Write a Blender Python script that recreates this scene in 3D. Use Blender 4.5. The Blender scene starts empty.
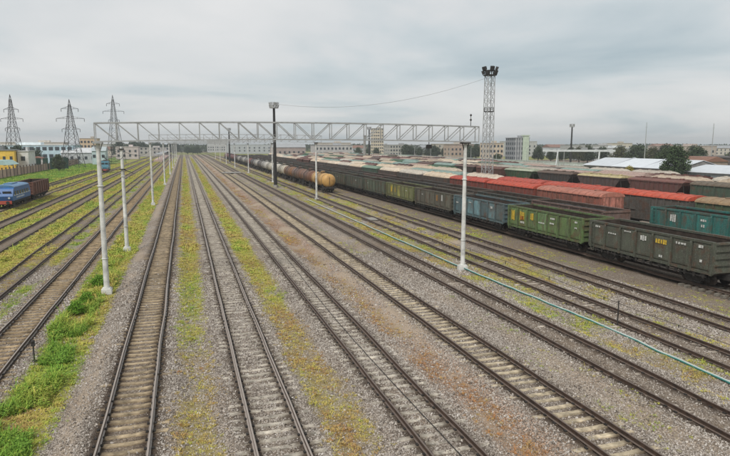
import bpy, math, random
import numpy as np
from mathutils import Vector, Matrix
R = math.radians
random.seed(7); rng = np.random.default_rng(11)
sc = bpy.context.scene
col = sc.collection

# ------------------------------------------------------------------ camera, sky, sun, exposure
cam = bpy.data.objects.new('camera', bpy.data.cameras.new('camera'))
col.objects.link(cam); sc.camera = cam
cam.location = (0, 0, 9.6)
cam.rotation_euler = (R(90 - 8.055), 0, R(-16.94))
cam.data.sensor_width = 36.0; cam.data.lens = 36.0 * 590 / 730
cam.data.clip_start = 0.2; cam.data.clip_end = 20000

SUN_EL, SUN_AZ = 48.0, 222.0            # degrees; azimuth clockwise from +Y
sun = bpy.data.objects.new('sun', bpy.data.lights.new('sun', 'SUN')); col.objects.link(sun)
sun.data.energy = 1.5; sun.data.angle = R(14); sun.data.color = (1.0, 0.965, 0.91)
sd = Vector((math.sin(R(SUN_AZ)) * math.cos(R(SUN_EL)), math.cos(R(SUN_AZ)) * math.cos(R(SUN_EL)), math.sin(R(SUN_EL))))
sun.rotation_euler = (-sd).to_track_quat('-Z', 'Y').to_euler(); sun.location = (0, 0, 60)

world = bpy.data.worlds.new('World'); sc.world = world; world.use_nodes = True
nt = world.node_tree; nt.nodes.clear()
def N(t, ty, **kw):
    n = t.nodes.new(ty)
    for k, v in kw.items():
        if k.startswith('i_'): n.inputs[int(k[2:])].default_value = v
        else: setattr(n, k, v)
    return n
def LK(t, a, b): t.links.new(a, b)
out = N(nt, 'ShaderNodeOutputWorld')
sky = N(nt, 'ShaderNodeTexSky', sky_type='NISHITA'); sky.sun_disc = False
sky.sun_elevation = R(SUN_EL); sky.sun_rotation = R(SUN_AZ)
bg1 = N(nt, 'ShaderNodeBackground'); bg1.inputs[1].default_value = 0.06
LK(nt, sky.outputs[0], bg1.inputs[0])
tc = N(nt, 'ShaderNodeTexCoord'); sep = N(nt, 'ShaderNodeSeparateXYZ'); LK(nt, tc.outputs['Generated'], sep.inputs[0])
zz = N(nt, 'ShaderNodeMath', operation='MAXIMUM', i_1=0.0); LK(nt, sep.outputs[2], zz.inputs[0])
za = N(nt, 'ShaderNodeMath', operation='ADD', i_1=0.10); LK(nt, zz.outputs[0], za.inputs[0])
dx = N(nt, 'ShaderNodeMath', operation='DIVIDE'); LK(nt, sep.outputs[0], dx.inputs[0]); LK(nt, za.outputs[0], dx.inputs[1])
dy = N(nt, 'ShaderNodeMath', operation='DIVIDE'); LK(nt, sep.outputs[1], dy.inputs[0]); LK(nt, za.outputs[0], dy.inputs[1])
cmb = N(nt, 'ShaderNodeCombineXYZ'); LK(nt, dx.outputs[0], cmb.inputs[0]); LK(nt, dy.outputs[0], cmb.inputs[1])
n1 = N(nt, 'ShaderNodeTexNoise'); n1.inputs['Scale'].default_value = 0.42; n1.inputs['Detail'].default_value = 7; n1.inputs['Roughness'].default_value = 0.52; n1.inputs['Distortion'].default_value = 0.35
LK(nt, cmb.outputs[0], n1.inputs['Vector'])
r1 = N(nt, 'ShaderNodeValToRGB'); LK(nt, n1.outputs['Fac'], r1.inputs[0])
e = r1.color_ramp.elements
e[0].position = 0.30; e[0].color = (0.37, 0.45, 0.49, 1); e[1].position = 0.61; e[1].color = (0.72, 0.72, 0.715, 1)
m_ = e.new(0.43); m_.color = (0.54, 0.59, 0.61, 1); m_ = e.new(0.50); m_.color = (0.64, 0.655, 0.66, 1)
bg2 = N(nt, 'ShaderNodeBackground'); bg2.inputs[1].default_value = 0.63
LK(nt, r1.outputs[0], bg2.inputs[0])
mx = N(nt, 'ShaderNodeMixShader'); mx.inputs[0].default_value = 0.93
LK(nt, bg1.outputs[0], mx.inputs[1]); LK(nt, bg2.outputs[0], mx.inputs[2]); LK(nt, mx.outputs[0], out.inputs[0])

sc.view_settings.view_transform = 'Standard'; sc.view_settings.look = 'None'
sc.view_settings.gamma = 1.0; sc.view_settings.exposure = 0.86; sc.view_settings.use_curve_mapping = False
sc.render.engine = 'CYCLES'
sc.cycles.max_bounces = 5; sc.cycles.diffuse_bounces = 3; sc.cycles.glossy_bounces = 2; sc.cycles.transmission_bounces = 2
sc.cycles.volume_bounces = 0; sc.cycles.use_denoising = True

# ------------------------------------------------------------------ helpers
def hx(s):
    s = s.lstrip('#'); v = [int(s[i:i+2], 16) / 255 for i in (0, 2, 4)]
    return tuple(c / 12.92 if c <= .04045 else ((c + .055) / 1.055) ** 2.4 for c in v)
def hash2(ix, iy, seed):
    h = (ix.astype(np.int64) * 374761393 + iy.astype(np.int64) * 668265263 + seed * 974711) & 0xffffffff
    h = ((h ^ (h >> 13)) * 1274126177) & 0xffffffff
    return ((h ^ (h >> 16)) & 0xffff) / 65535.0
def vn(x, y, seed=0):
    x = np.asarray(x, float); y = np.asarray(y, float)
    ix = np.floor(x); iy = np.floor(y); fx = x - ix; fy = y - iy
    fx = fx * fx * (3 - 2 * fx); fy = fy * fy * (3 - 2 * fy)
    a = hash2(ix, iy, seed); b = hash2(ix + 1, iy, seed); c = hash2(ix, iy + 1, seed); d = hash2(ix + 1, iy + 1, seed)
    return (a * (1 - fx) + b * fx) * (1 - fy) + (c * (1 - fx) + d * fx) * fy
def fbm(x, y, seed=0, o=4):
    s = 0; a = .5; t = 0
    for i in range(o):
        s = s + a * vn(x * 2 ** i, y * 2 ** i, seed + i); t += a; a *= .5
    return s / t

class MB:
    """collects shapes for ONE mesh"""
    def __init__(s): s.v = []; s.f = []; s.m = []; s.sm = []
    def add(s, v, f, m=0, smooth=False):
        o = len(s.v); s.v += [tuple(p) for p in v]; s.f += [tuple(i + o for i in q) for q in f]
        s.m += [m] * len(f); s.sm += [smooth] * len(f)
    def box(s, c, d, m=0, rot=None):
        x, y, z = d[0] / 2, d[1] / 2, d[2] / 2
        v = [Vector((a, b, e)) for e in (-z, z) for b in (-y, y) for a in (-x, x)]
        if rot is not None: v = [rot @ p for p in v]
        s.add([p + Vector(c) for p in v], [(0, 2, 3, 1), (4, 5, 7, 6), (0, 1, 5, 4), (2, 6, 7, 3), (0, 4, 6, 2), (1, 3, 7, 5)], m)
    def bar(s, a, b, w, h=None, m=0):
        a = Vector(a); b = Vector(b); d = b - a; L = d.length
        if L < 1e-6: return
        q = d.to_track_quat('Y', 'Z').to_matrix()
        s.box((a + b) / 2, (w, L, h or w), m, q)
    def tube(s, a, b, r0, r1=None, n=8, m=0, caps=True, smooth=True):
        a = Vector(a); b = Vector(b); r1 = r0 if r1 is None else r1
        q = (b - a).to_track_quat('Z', 'Y').to_matrix()
        v = []
        for p, r in ((a, r0), (b, r1)):
            for i in range(n):
                t = 2 * math.pi * i / n; v.append(p + q @ Vector((r * math.cos(t), r * math.sin(t), 0)))
        s.add(v, [(i, (i + 1) % n, n + (i + 1) % n, n + i) for i in range(n)], m, smooth)
        if caps: s.add(v, [tuple(range(n - 1, -1, -1)), tuple(range(n, 2 * n))], m)
    def lathe(s, prof, axis='Z', c=(0, 0, 0), n=16, m=0, smooth=True):
        v = []; c = Vector(c)
        for (r, h) in prof:
            for i in range(n):
                t = 2 * math.pi * i / n; a, b = r * math.cos(t), r * math.sin(t)
                v.append(c + (Vector((a, b, h)) if axis == 'Z' else Vector((a, h, b)) if axis == 'Y' else Vector((h, a, b))))
        f = []
        for k in range(len(prof) - 1):
            for i in range(n):
                j = (i + 1) % n; q = (k * n + i, k * n + j, (k + 1) * n + j, (k + 1) * n + i)
                f.append(q if axis != 'Y' else q[::-1])
        s.add(v, f, m, smooth)
    def prism(s, poly, axis, a, b, m=0):
        """poly: 2D outline; axis X: (y,z), Y: (x,z), Z: (x,y)"""
        n = len(poly); v = []
        for h in (a, b):
            for (p, q) in poly: v.append((h, p, q) if axis == 'X' else (p, h, q) if axis == 'Y' else (p, q, h))
        s.add(v, [(i, (i + 1) % n, n + (i + 1) % n, n + i) for i in range(n)] + [tuple(range(n - 1, -1, -1)), tuple(range(n, 2 * n))], m)
    def mesh(s, name, mats):
        me = bpy.data.meshes.new(name); me.from_pydata(s.v, [], s.f)
        for mt in (mats if isinstance(mats, (list, tuple)) else [mats]): me.materials.append(mt)
        me.polygons.foreach_set('material_index', s.m); me.polygons.foreach_set('use_smooth', s.sm)
        me.update(); return me
    def build(s, name, mats, parent=None, color=None):
        return put(name, s.mesh(name, mats), parent, color=color)
def put(name, me, parent=None, loc=None, color=None, rot=None, scale=None):
    o = bpy.data.objects.new(name, me); col.objects.link(o)
    if parent: o.parent = parent
    if loc is not None: o.location = loc
    if rot is not None: o.rotation_euler = rot
    if scale is not None: o.scale = scale
    if color is not None: o.color = (*color[:3], 1)
    return o
def tag(o, label=None, cat=None, group=None, kind=None):
    if label: o['label'] = label
    if cat: o['category'] = cat
    if group: o['group'] = group
    if kind: o['kind'] = kind
    return o
def empty(name, loc=(0, 0, 0), rz=0):
    o = bpy.data.objects.new(name, None); col.objects.link(o); o.location = loc; o.rotation_euler = (0, 0, rz); o.empty_display_size = .3
    return o
def kids(o): return [c for c in bpy.data.objects if c.parent == o]
KID = {}
def copy_tree(o, parent=None):
    c = o.copy(); col.objects.link(c); c.parent = parent
    for ch in KID.setdefault(o.name, [k for k in o.children]): copy_tree(ch, c)
    return c

# ------------------------------------------------------------------ materials
def mat(name):
    m = bpy.data.materials.new(name); m.use_nodes = True; t = m.node_tree
    return m, t, t.nodes['Principled BSDF']
def mixc(t, fac, a, b, mode='MIX'):
    n = t.nodes.new('ShaderNodeMix'); n.data_type = 'RGBA'; n.blend_type = mode
    for k, v in ((0, fac), (6, a), (7, b)):
        if isinstance(v, bpy.types.NodeSocket): t.links.new(v, n.inputs[k])
        elif k == 0: n.inputs[0].default_value = v
        else: n.inputs[k].default_value = (*v[:3], 1)
    return n.outputs[2]
def math_(t, op, a, b=None, clamp=False):
    n = t.nodes.new('ShaderNodeMath'); n.operation = op; n.use_clamp = clamp
    for k, v in ((0, a), (1, b)):
        if v is None: continue
        if isinstance(v, bpy.types.NodeSocket): t.links.new(v, n.inputs[k])
        else: n.inputs[k].default_value = v
    return n.outputs[0]
def ramp(t, src, stops):
    n = t.nodes.new('ShaderNodeValToRGB'); t.links.new(src, n.inputs[0]); e = n.color_ramp.elements
    while len(e) < len(stops): e.new(.5)
    for el, (p, c) in zip(e, stops):
        el.position = p; el.color = (*c[:3], 1) if isinstance(c, (tuple, list)) else (c, c, c, 1)
    return n.outputs[0]
def noise(t, scale, detail=3, vec=None, rough=.55, kind='ShaderNodeTexNoise'):
    n = t.nodes.new(kind); n.inputs['Scale'].default_value = scale
    if kind == 'ShaderNodeTexNoise': n.inputs['Detail'].default_value = detail; n.inputs['Roughness'].default_value = rough
    if vec is not None: t.links.new(vec, n.inputs['Vector'])
    return n
def objvec(t, scale=(1, 1, 1), shuffle=True):
    tc = t.nodes.new('ShaderNodeTexCoord'); mp = t.nodes.new('ShaderNodeMapping')
    t.links.new(tc.outputs['Object'], mp.inputs['Vector']); mp.inputs['Scale'].default_value = scale
    if shuffle:
        oi = t.nodes.new('ShaderNodeObjectInfo'); k = math_(t, 'MULTIPLY', oi.outputs['Random'], 91.0)
        cb = t.nodes.new('ShaderNodeCombineXYZ')
        for i in range(3): t.links.new(k, cb.inputs[i])
        t.links.new(cb.outputs[0], mp.inputs['Location'])
    return mp.outputs[0]
def bump(t, bs, h, strength, dist=.02):
    b = t.nodes.new('ShaderNodeBump'); b.inputs['Strength'].default_value = strength; b.inputs['Distance'].default_value = dist
    t.links.new(h, b.inputs['Height']); t.links.new(b.outputs[0], bs.inputs['Normal'])

def paint_mat(name, rust=.65, dirt=.62, rough=.62, spec=.25):
    """weathered paint; the colour is the object's own colour"""
    m, t, bs = mat(name)
    oi = t.nodes.new('ShaderNodeObjectInfo')
    v = objvec(t, (1.2, 1.2, .35)); streak = noise(t, 2.6, 5, v).outputs['Fac']
    v2 = objvec(t); blot = noise(t, 1.1, 6, v2, .62).outputs['Fac']; fine = noise(t, 14, 4, v2, .6).outputs['Fac']
    c = mixc(t, ramp(t, streak, [(.36, 0.0), (.64, dirt)]), oi.outputs['Color'], (.055, .048, .04))
    c = mixc(t, ramp(t, blot, [(.51, 0.0), (.63, rust)]), c, (.10, .048, .028))
    pale = mixc(t, .45, oi.outputs['Color'], (.32, .31, .28))
    c = mixc(t, ramp(t, fine, [(.50, 0.0), (.72, .6)]), c, pale)
    v3 = objvec(t, (1.5, 1.5, .22)); st2 = noise(t, 3.4, 5, v3, .7).outputs['Fac']
    c = mixc(t, ramp(t, st2, [(.54, 0.0), (.7, .35)]), c, pale)
    t.links.new(c, bs.inputs['Base Color']); bs.inputs['Roughness'].default_value = rough
    bs.inputs['Specular IOR Level'].default_value = spec
    bump(t, bs, fine, .25, .01)
    return m
def plain_mat(name, c, var=.35, scale=3.0, rough=.8, bmp=.3, metal=0, dark=None, objcol=False):
    m, t, bs = mat(name)
    v = objvec(t); n = noise(t, scale, 6, v, .6).outputs['Fac']
    base = c
    if objcol:
        oi = t.nodes.new('ShaderNodeObjectInfo'); base = oi.outputs['Color']
        lo = mixc(t, 1.0, base, (1 - var, 1 - var, 1 - var), 'MULTIPLY'); hi = mixc(t, 1.0, base, (1 + var * .4,) * 3, 'MULTIPLY')
    else:
        lo = tuple(x * (1 - var) for x in c) if dark is None else dark; hi = tuple(min(1, x * (1 + var * .4)) for x in c)
    t.links.new(mixc(t, ramp(t, n, [(.32, 0.0), (.68, 1.0)]), lo, hi), bs.inputs['Base Color'])
    bs.inputs['Roughness'].default_value = rough; bs.inputs['Metallic'].default_value = metal; bs.inputs['Specular IOR Level'].default_value = .3
    if bmp: bump(t, bs, n, bmp, .02)
    return m
M = {}
M['paint'] = paint_mat('weathered_wagon_paint')
M['paint_clean'] = paint_mat('worn_vehicle_paint', .18, .25, .42, .4)
M['roofpaint'] = paint_mat('weathered_roof_paint', .30, .38)
M['under'] = plain_mat('underframe_grime', (.035, .031, .028), .5, 5, .85)
M['inner'] = plain_mat('wagon_interior_rust', (.050, .036, .028), .5, 2, .9)
M['wheel'] = plain_mat('wheel_steel', (.06, .048, .04), .5, 6, .6, .2, .3)
M['concrete'] = plain_mat('mast_concrete', (.62, .62, .59), .40, 1.6, .85)
M['concrete_dark'] = plain_mat('weathered_concrete', (.30, .285, .26), .4, 1.2, .9)
M['galv'] = plain_mat('galvanised_steel', (.36, .365, .365), .25, 4, .6, .1, .1)
M['darksteel'] = plain_mat('dark_steel', (.045, .042, .04), .4, 3, .7, .1, .2)
M['lampwhite'] = plain_mat('lamp_housing', (.45, .46, .47), .25, 5, .5, .1)
M['mark'] = plain_mat('stencil_paint', (.55, .55, .52), .5, 9, .8, 0, objcol=True)
M['flat'] = plain_mat('painted_wall', (.5, .5, .5), .22, .8, .85, .1, objcol=True)
M['glass'] = plain_mat('window_glass', (.05, .06, .07), .3, 1.5, .2, 0)
M['bark'] = plain_mat('bark', (.075, .055, .04), .5, 8, .95)
# rail steel: worn bright head, rusty web
def rail_mat(name, top, topmix):
    m, t, bs = mat(name)
    g = t.nodes.new('ShaderNodeNewGeometry'); sp = t.nodes.new('ShaderNodeSeparateXYZ'); t.links.new(g.outputs['True Normal'], sp.inputs[0])
    v = objvec(t, (1, 1, 1), False); n = noise(t, 4, 6, v).outputs['Fac']
    rust = mixc(t, ramp(t, n, [(.3, 0.0), (.7, 1.0)]), (.030, .020, .015), (.085, .050, .033))
    tp = math_(t, 'MULTIPLY', ramp(t, sp.outputs[2], [(.75, 0.0), (.95, 1.0)]), topmix)
    t.links.new(mixc(t, tp, rust, top), bs.inputs['Base Color'])
    bs.inputs['Roughness'].default_value = .55
    bump(t, bs, n, .3, .01); return m
M['rail_bright'] = rail_mat('rail_in_use', (.32, .275, .24), .9)
M['rail_dull'] = rail_mat('rail_seldom_used', (.15, .115, .095), .8)

# ------------------------------------------------------------------ the yard's plan (metres; tracks run along +Y)
TX = dict(A=-2.22, B=2.55, C=7.65, D=12.72, E=17.4, F=22.65, G=27.25, H=33.85,
          L1=-8.46, L2=-12.1, L3=-16.7, L4=-21.1, L5=-26.0)
ROWS_X = [39.4, 45.0, 50.6, 56.4, 62.2, 71.6, 77.2, 83.0, 89.5, 96.0, 103.0]
BED = {'A': .045, 'B': .058, 'C': .056, 'D': .05, 'E': .098, 'F': .09, 'G': .1, 'L1': .04, 'L2': .1, 'L3': .1, 'L4': .1, 'L5': .1}
OUTER = {'A': .105, 'B': .078, 'C': .082, 'D': .092, 'E': .11, 'F': .10, 'G': .11, 'L1': .085, 'L2': .11, 'L3': .11, 'L4': .11, 'L5': .11}
def sstep(a, b, x): t = np.clip((x - a) / (b - a), 0, 1); return t * t * (3 - 2 * t)
def gz(x, y):
    """ground height"""
    x = np.asarray(x, float); y = np.asarray(y, float)
    z = np.full(np.broadcast(x, y).shape, -.10)
    for k, b in BED.items():
        d = np.abs(x - TX[k]); w = 1 - sstep(1.45, 2.3, d); zz_ = b + (OUTER[k] - b) * sstep(.78, .95, d); z = np.maximum(z, -.10 + (zz_ + .10) * w)
    far = np.clip(1 - (y - 40) / 55, 0, 1)
    z = z + ((fbm(x * 1.3, y * 1.3, 3) - .5) * .10 * far)
    z = np.where(x < -34, z + (vn(x / 9, y / 9, 8) - .5) * .4, z)
    return z - .02
def near_track(x):
    d = np.full(np.shape(x), 9.)
    for k in TX: d = np.minimum(d, np.abs(np.asarray(x) - TX[k]))
    for r in ROWS_X: d = np.minimum(d, np.abs(np.asarray(x) - r))
    return d
# grass strips: x0, x1, density, hue (0 rust, .35 ochre, .6 yellow green, 1 bright green), patchiness
STRIPS = [(-.75, .95, .68, .52, .33), (4.0, 5.8, .74, .52, .30), (9.2, 10.8, .55, .22, .42), (13.9, 16.2, .42, .62, .58),
          (18.9, 21.8, .74, .54, .40), (21.9, 23.4, .55, .5, .62), (23.7, 26.2, .75, .50, .42), (26.4, 28.2, .45, .5, .62), (28.3, 32.2, .42, .50, .50), 
          (-6.9, -4.7, 1.1, .62, .22), (-11.0, -9.9, .9, .66, .40), (-12.9, -11.2, .6, .48, .45), (-15.6, -13.0, 1.2, .56, .15),
          (-17.6, -15.7, .25, .5, .6), (-20.0, -17.6, 1.2, .56, .2), (-22.0, -20.1, .25, .5, .6), (-24.9, -22.1, 1.15, .56, .2), (-27.0, -25.0, .5, .5, .5),
          (-34, -27, 1.1, .60, .2), (-52, -34, 1.3, .95, .05)]
def grass_at(x, y):
    x = np.asarray(x, float); y = np.asarray(y, float)
    wob = (fbm(x * .15 + 3, y * .35, 21) - .5) * 1.1
    g = np.zeros(np.broadcast(x, y).shape); h = np.full(g.shape, .5)
    for (a, b, d, hu, p) in STRIPS:
        e = .42 if b - a < 3.5 else .6
        w = sstep(a - e, a + e, x + wob * .5) * (1 - sstep(b - e, b + e, x + wob * .5))
        pt = fbm(x * .75 + a, y * .42, 31 + int(abs(a) * 7))
        mid_ = np.clip((y - 27) / 20, 0, 1) * (1.0 if -8 < a < 8.5 else .0)
        v = w * d * sstep(p - .16, p + .36, pt + .06 + .20 * mid_) * (1 + .3 * mid_)
        hh = hu + (fbm(x * .5 + 9, y * .22 + a, 41) - .5) * .75
        h = np.where(v > g, hh, h); g = np.maximum(g, v)
    # the ochre and rust tint of the plants nearest the bridge
    near = np.clip((34 - y) / 18, 0, 1) * (x > -2) * (x < 12)
    h = np.clip(h - .22 * near, 0, 1)
    return np.clip(g, 0, 1), h
GREEN = [(0.0, (.30, .145, .062)), (.22, (.30, .19, .080)), (.40, (.36, .285, .095)), (.60, (.34, .325, .072)), (.80, (.22, .285, .048)), (1.0, (.12, .23, .032))]

# ------------------------------------------------------------------ ground: one sheet to the horizon
def lines(a, b, s): return list(np.arange(a, b, s))
xs = sorted(set([-3000, -1500, -700, -350, -200, -140, -100, -75] + lines(-60, -33, 1.0) + lines(-33, -20, .45) + lines(-20, 33, .2) + lines(33, 110, 2.5) + [115, 125, 140, 170, 220, 300, 450, 800, 1500, 3000]))
ys = [-400, -120, -40, -10, 0, 6] + lines(10, 40, .3) + lines(40, 80, .5) + lines(80, 160, 1.2) + lines(160, 420, 5) + [440, 480, 540, 620, 720, 850, 1000, 1300, 1800, 2400, 3000]
xs = np.array(xs); ys = np.array(ys)
GX, GY = np.meshgrid(xs, ys); gx = GX.ravel(); gy = GY.ravel()
core = (gy > 5) & (gy < 500) & (gx > -70) & (gx < 112)
gzv = np.where(core, gz(gx, gy), -.12)
nx, ny = len(xs), len(ys)
idx = np.arange(nx * ny).reshape(ny, nx)
q = np.stack([idx[:-1, :-1], idx[:-1, 1:], idx[1:, 1:], idx[1:, :-1]], -1).reshape(-1, 4)
me = bpy.data.meshes.new('ground')
me.vertices.add(nx * ny); me.vertices.foreach_set('co', np.stack([gx, gy, gzv], -1).astype('f').ravel())
me.loops.add(q.size); me.loops.foreach_set('vertex_index', q.ravel().astype('i'))
me.polygons.add(len(q)); me.polygons.foreach_set('loop_start', np.arange(0, q.size, 4, dtype='i'))
me.polygons.foreach_set('use_smooth', np.ones(len(q), bool)); me.update(calc_edges=True)
gg, hh = grass_at(gx, gy)
gg = np.where(core, gg, .75 * (vn(gx / 60, gy / 60, 5) > .35)); hh = np.where(core, hh, .72)
# soil: 0 clean grey ballast, 1 brown oily dirt;  sand: pale sandy path
soil = np.zeros(len(gx))
for k, v in dict(A=.95, B=.2, C=.25, D=.55, E=.85, F=.7, G=.7, L1=.75, L2=.7, L3=.95, L4=1., L5=.9, H=1.).items():
    soil = np.maximum(soil, v * (1 - sstep(.8, 1.5, np.abs(gx - TX[k]))))
soil = np.maximum(soil, .85 * sstep(28.3, 29.5, gx)); soil = np.maximum(soil, .5 * sstep(-10, -14, gx))
soil = np.where(gx > 36, .9, soil)
oil = np.zeros(len(gx))
for k, v in dict(A=.9, B=.75, C=.85, D=.95, E=1., F=1., G=1., L1=.9, L2=.8, L3=.9, L4=.9, L5=.8, H=1.).items():
    oil = np.maximum(oil, v * (1 - sstep(.15, .60, np.abs(np.abs(gx - TX[k]) - .79))))
def sand_at(x, y):
    r_ = sstep(8.8, 9.6, x) * (1 - sstep(11.2, 12.0, x)) + sstep(24.4, 24.9, x) * (1 - sstep(25.6, 26.0, x)) + .7 * sstep(-4.6, -4.2, x) * (1 - sstep(-3.9, -3.5, x)) + .5 * sstep(13.8, 14.4, x) * (1 - sstep(15.5, 16.2, x))
    return r_ * sstep(.46, .66, fbm(x * .55 + 5, y * .24, 51))
pink = sstep(8.9, 9.4, gx) * (1 - sstep(11.0, 12.0, gx)) * .9
for nm, arr in (('grass', gg), ('hue', hh), ('soil', soil), ('oil', oil), ('pink', pink), ('sand', sand_at(gx, gy))):
    at = me.attributes.new(nm, 'FLOAT', 'POINT'); at.data.foreach_set('value', np.asarray(arr, 'f'))
def attr(t, nm, kind='GEOMETRY'):
    n = t.nodes.new('ShaderNodeAttribute'); n.attribute_name = nm; n.attribute_type = kind; return n.outputs['Fac']
m, t, bs = mat('ballast_and_soil')
tcn = t.nodes.new('ShaderNodeTexCoord'); P_ = tcn.outputs['Object']
vo = noise(t, 15, vec=P_, kind='ShaderNodeTexVoronoi'); vo2 = noise(t, 31, vec=P_, kind='ShaderNodeTexVoronoi')
sepc = t.nodes.new('ShaderNodeSeparateColor'); t.links.new(vo.outputs['Color'], sepc.inputs[0])
sepd = t.nodes.new('ShaderNodeSeparateColor'); t.links.new(vo2.outputs['Color'], sepd.inputs[0])
big = noise(t, .35, 5, P_).outputs['Fac']; mid = noise(t, 2.2, 5, P_).outputs['Fac']
stone = ramp(t, sepc.outputs[0], [(0, (.09, .075, .062)), (.25, (.22, .187, .155)), (.6, (.365, .325, .287)), (.85, (.475, .428, .382)), (1, (.62, .585, .54))])
stone2 = ramp(t, sepd.outputs[1], [(0, (.14, .118, .096)), (.5, (.32, .278, .238)), (1, (.52, .47, .415))])
c = mixc(t, .4, stone, stone2)
c = mixc(t, ramp(t, big, [(.40, 0.0), (.66, .85)]), c, mixc(t, 1., c, (.80, .72, .63), 'MULTIPLY'))
c = mixc(t, ramp(t, mid, [(.50, 0.0), (.72, .55)]), c, mixc(t, 1., c, (.62, .56, .50), 'MULTIPLY'))
gap = ramp(t, vo.outputs['Distance'], [(.34, 0.0), (.66, .7)])
c = mixc(t, gap, mixc(t, 1., c, (1.22, 1.2, 1.18), 'MULTIPLY'), (.08, .066, .055))
c = mixc(t, attr(t, 'pink'), c, mixc(t, 1., c, (1.18, 1.02, .94), 'MULTIPLY'))
dirt = mixc(t, ramp(t, mid, [(.3, 0.0), (.7, 1.0)]), (.095, .068, .048), (.20, .15, .105))
so = math_(t, 'MULTIPLY', attr(t, 'soil'), ramp(t, mid, [(.25, .55), (.6, 1.0)]))
c = mixc(t, so, c, mixc(t, .35, dirt, c))
c = mixc(t, math_(t, 'MULTIPLY', attr(t, 'oil'), ramp(t, mid, [(.2, .6), (.55, .95)])), c, (.045, .032, .024))
pch = noise(t, 5.5, 6, P_, .68).outputs['Fac']
sandc = mixc(t, ramp(t, noise(t, 26, 5, P_, .7).outputs['Fac'], [(.3, 0.0), (.7, 1.0)]), (.27, .205, .15), (.47, .385, .295))
c = mixc(t, math_(t, 'MULTIPLY', attr(t, 'sand'), .85), c, sandc)
gr = math_(t, 'ADD', attr(t, 'grass'), math_(t, 'MULTIPLY', math_(t, 'SUBTRACT', pch, .5), 1.5))
gr = ramp(t, gr, [(.28, 0.0), (.9, 1.0)])
fine = noise(t, 9, 6, P_, .7).outputs['Fac']
hue = math_(t, 'ADD', attr(t, 'hue'), math_(t, 'MULTIPLY', math_(t, 'SUBTRACT', fine, .5), .7))
gc = mixc(t, ramp(t, fine, [(.3, 0.0), (.7, 1.0)]), mixc(t, 1., ramp(t, hue, GREEN), (.66, .66, .66), 'MULTIPLY'), ramp(t, hue, GREEN))
c = mixc(t, math_(t, 'MULTIPLY', gr, .88), c, gc)
t.links.new(c, bs.inputs['Base Color']); bs.inputs['Roughness'].default_value = .95; bs.inputs['Specular IOR Level'].default_value = .1
hgt = math_(t, 'SUBTRACT', math_(t, 'MULTIPLY', sepc.outputs[1], .5), vo.outputs['Distance'])
bump(t, bs, hgt, .9, .035)
me.materials.append(m); M['ground'] = m
ground = put('ground', me); tag(ground, kind='structure')

# ------------------------------------------------------------------ scattering (geometry nodes, one object of stuff each)
def scatter(name, label, cat, pts, rot, scl, hue, pick, sources):
    cl = bpy.data.collections.new(name + '_pieces')
    for i, s in enumerate(sources):
        so_ = bpy.data.objects.new('%s_piece_%02d' % (name, i), s); cl.objects.link(so_)
    me = bpy.data.meshes.new(name); n = len(pts)
    me.vertices.add(n); me.vertices.foreach_set('co', np.asarray(pts, 'f').ravel())
    a = me.attributes.new('rot', 'FLOAT_VECTOR', 'POINT'); a.data.foreach_set('vector', np.asarray(rot, 'f').ravel())
    a = me.attributes.new('scl', 'FLOAT_VECTOR', 'POINT'); a.data.foreach_set('vector', np.asarray(scl, 'f').ravel())
    a = me.attributes.new('tint', 'FLOAT', 'POINT'); a.data.foreach_set('value', np.asarray(hue, 'f'))
    a = me.attributes.new('pick', 'INT', 'POINT'); a.data.foreach_set('value', np.asarray(pick, 'i'))
    o = put(name, me); tag(o, label, cat, kind='stuff')
    ng = bpy.data.node_groups.new(name, 'GeometryNodeTree')
    ng.interface.new_socket('Geometry', in_out='INPUT', socket_type='NodeSocketGeometry'); ng.interface.new_socket('Geometry', in_out='OUTPUT', socket_type='NodeSocketGeometry')
    gi = ng.nodes.new('NodeGroupInput'); go = ng.nodes.new('NodeGroupOutput'); ip = ng.nodes.new('GeometryNodeInstanceOnPoints')
    ci = ng.nodes.new('GeometryNodeCollectionInfo'); ci.inputs['Collection'].default_value = cl; ci.inputs['Separate Children'].default_value = True; ci.inputs['Reset Children'].default_value = True
    def na(nm, ty):
        k = ng.nodes.new('GeometryNodeInputNamedAttribute'); k.data_type = ty; k.inputs['Name'].default_value = nm; return k.outputs['Attribute']
    ng.links.new(gi.outputs[0], ip.inputs['Points']); ng.links.new(ci.outputs[0], ip.inputs['Instance']); ip.inputs['Pick Instance'].default_value = True
    ng.links.new(na('pick', 'INT'), ip.inputs['Instance Index']); ng.links.new(na('scl', 'FLOAT_VECTOR'), ip.inputs['Scale'])
    e2r = ng.nodes.new('FunctionNodeEulerToRotation'); ng.links.new(na('rot', 'FLOAT_VECTOR'), e2r.inputs[0]); ng.links.new(e2r.outputs[0], ip.inputs['Rotation'])
    ng.links.new(ip.outputs[0], go.inputs[0])
    md = o.modifiers.new('scatter', 'NODES'); md.node_group = ng
    return o
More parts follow.
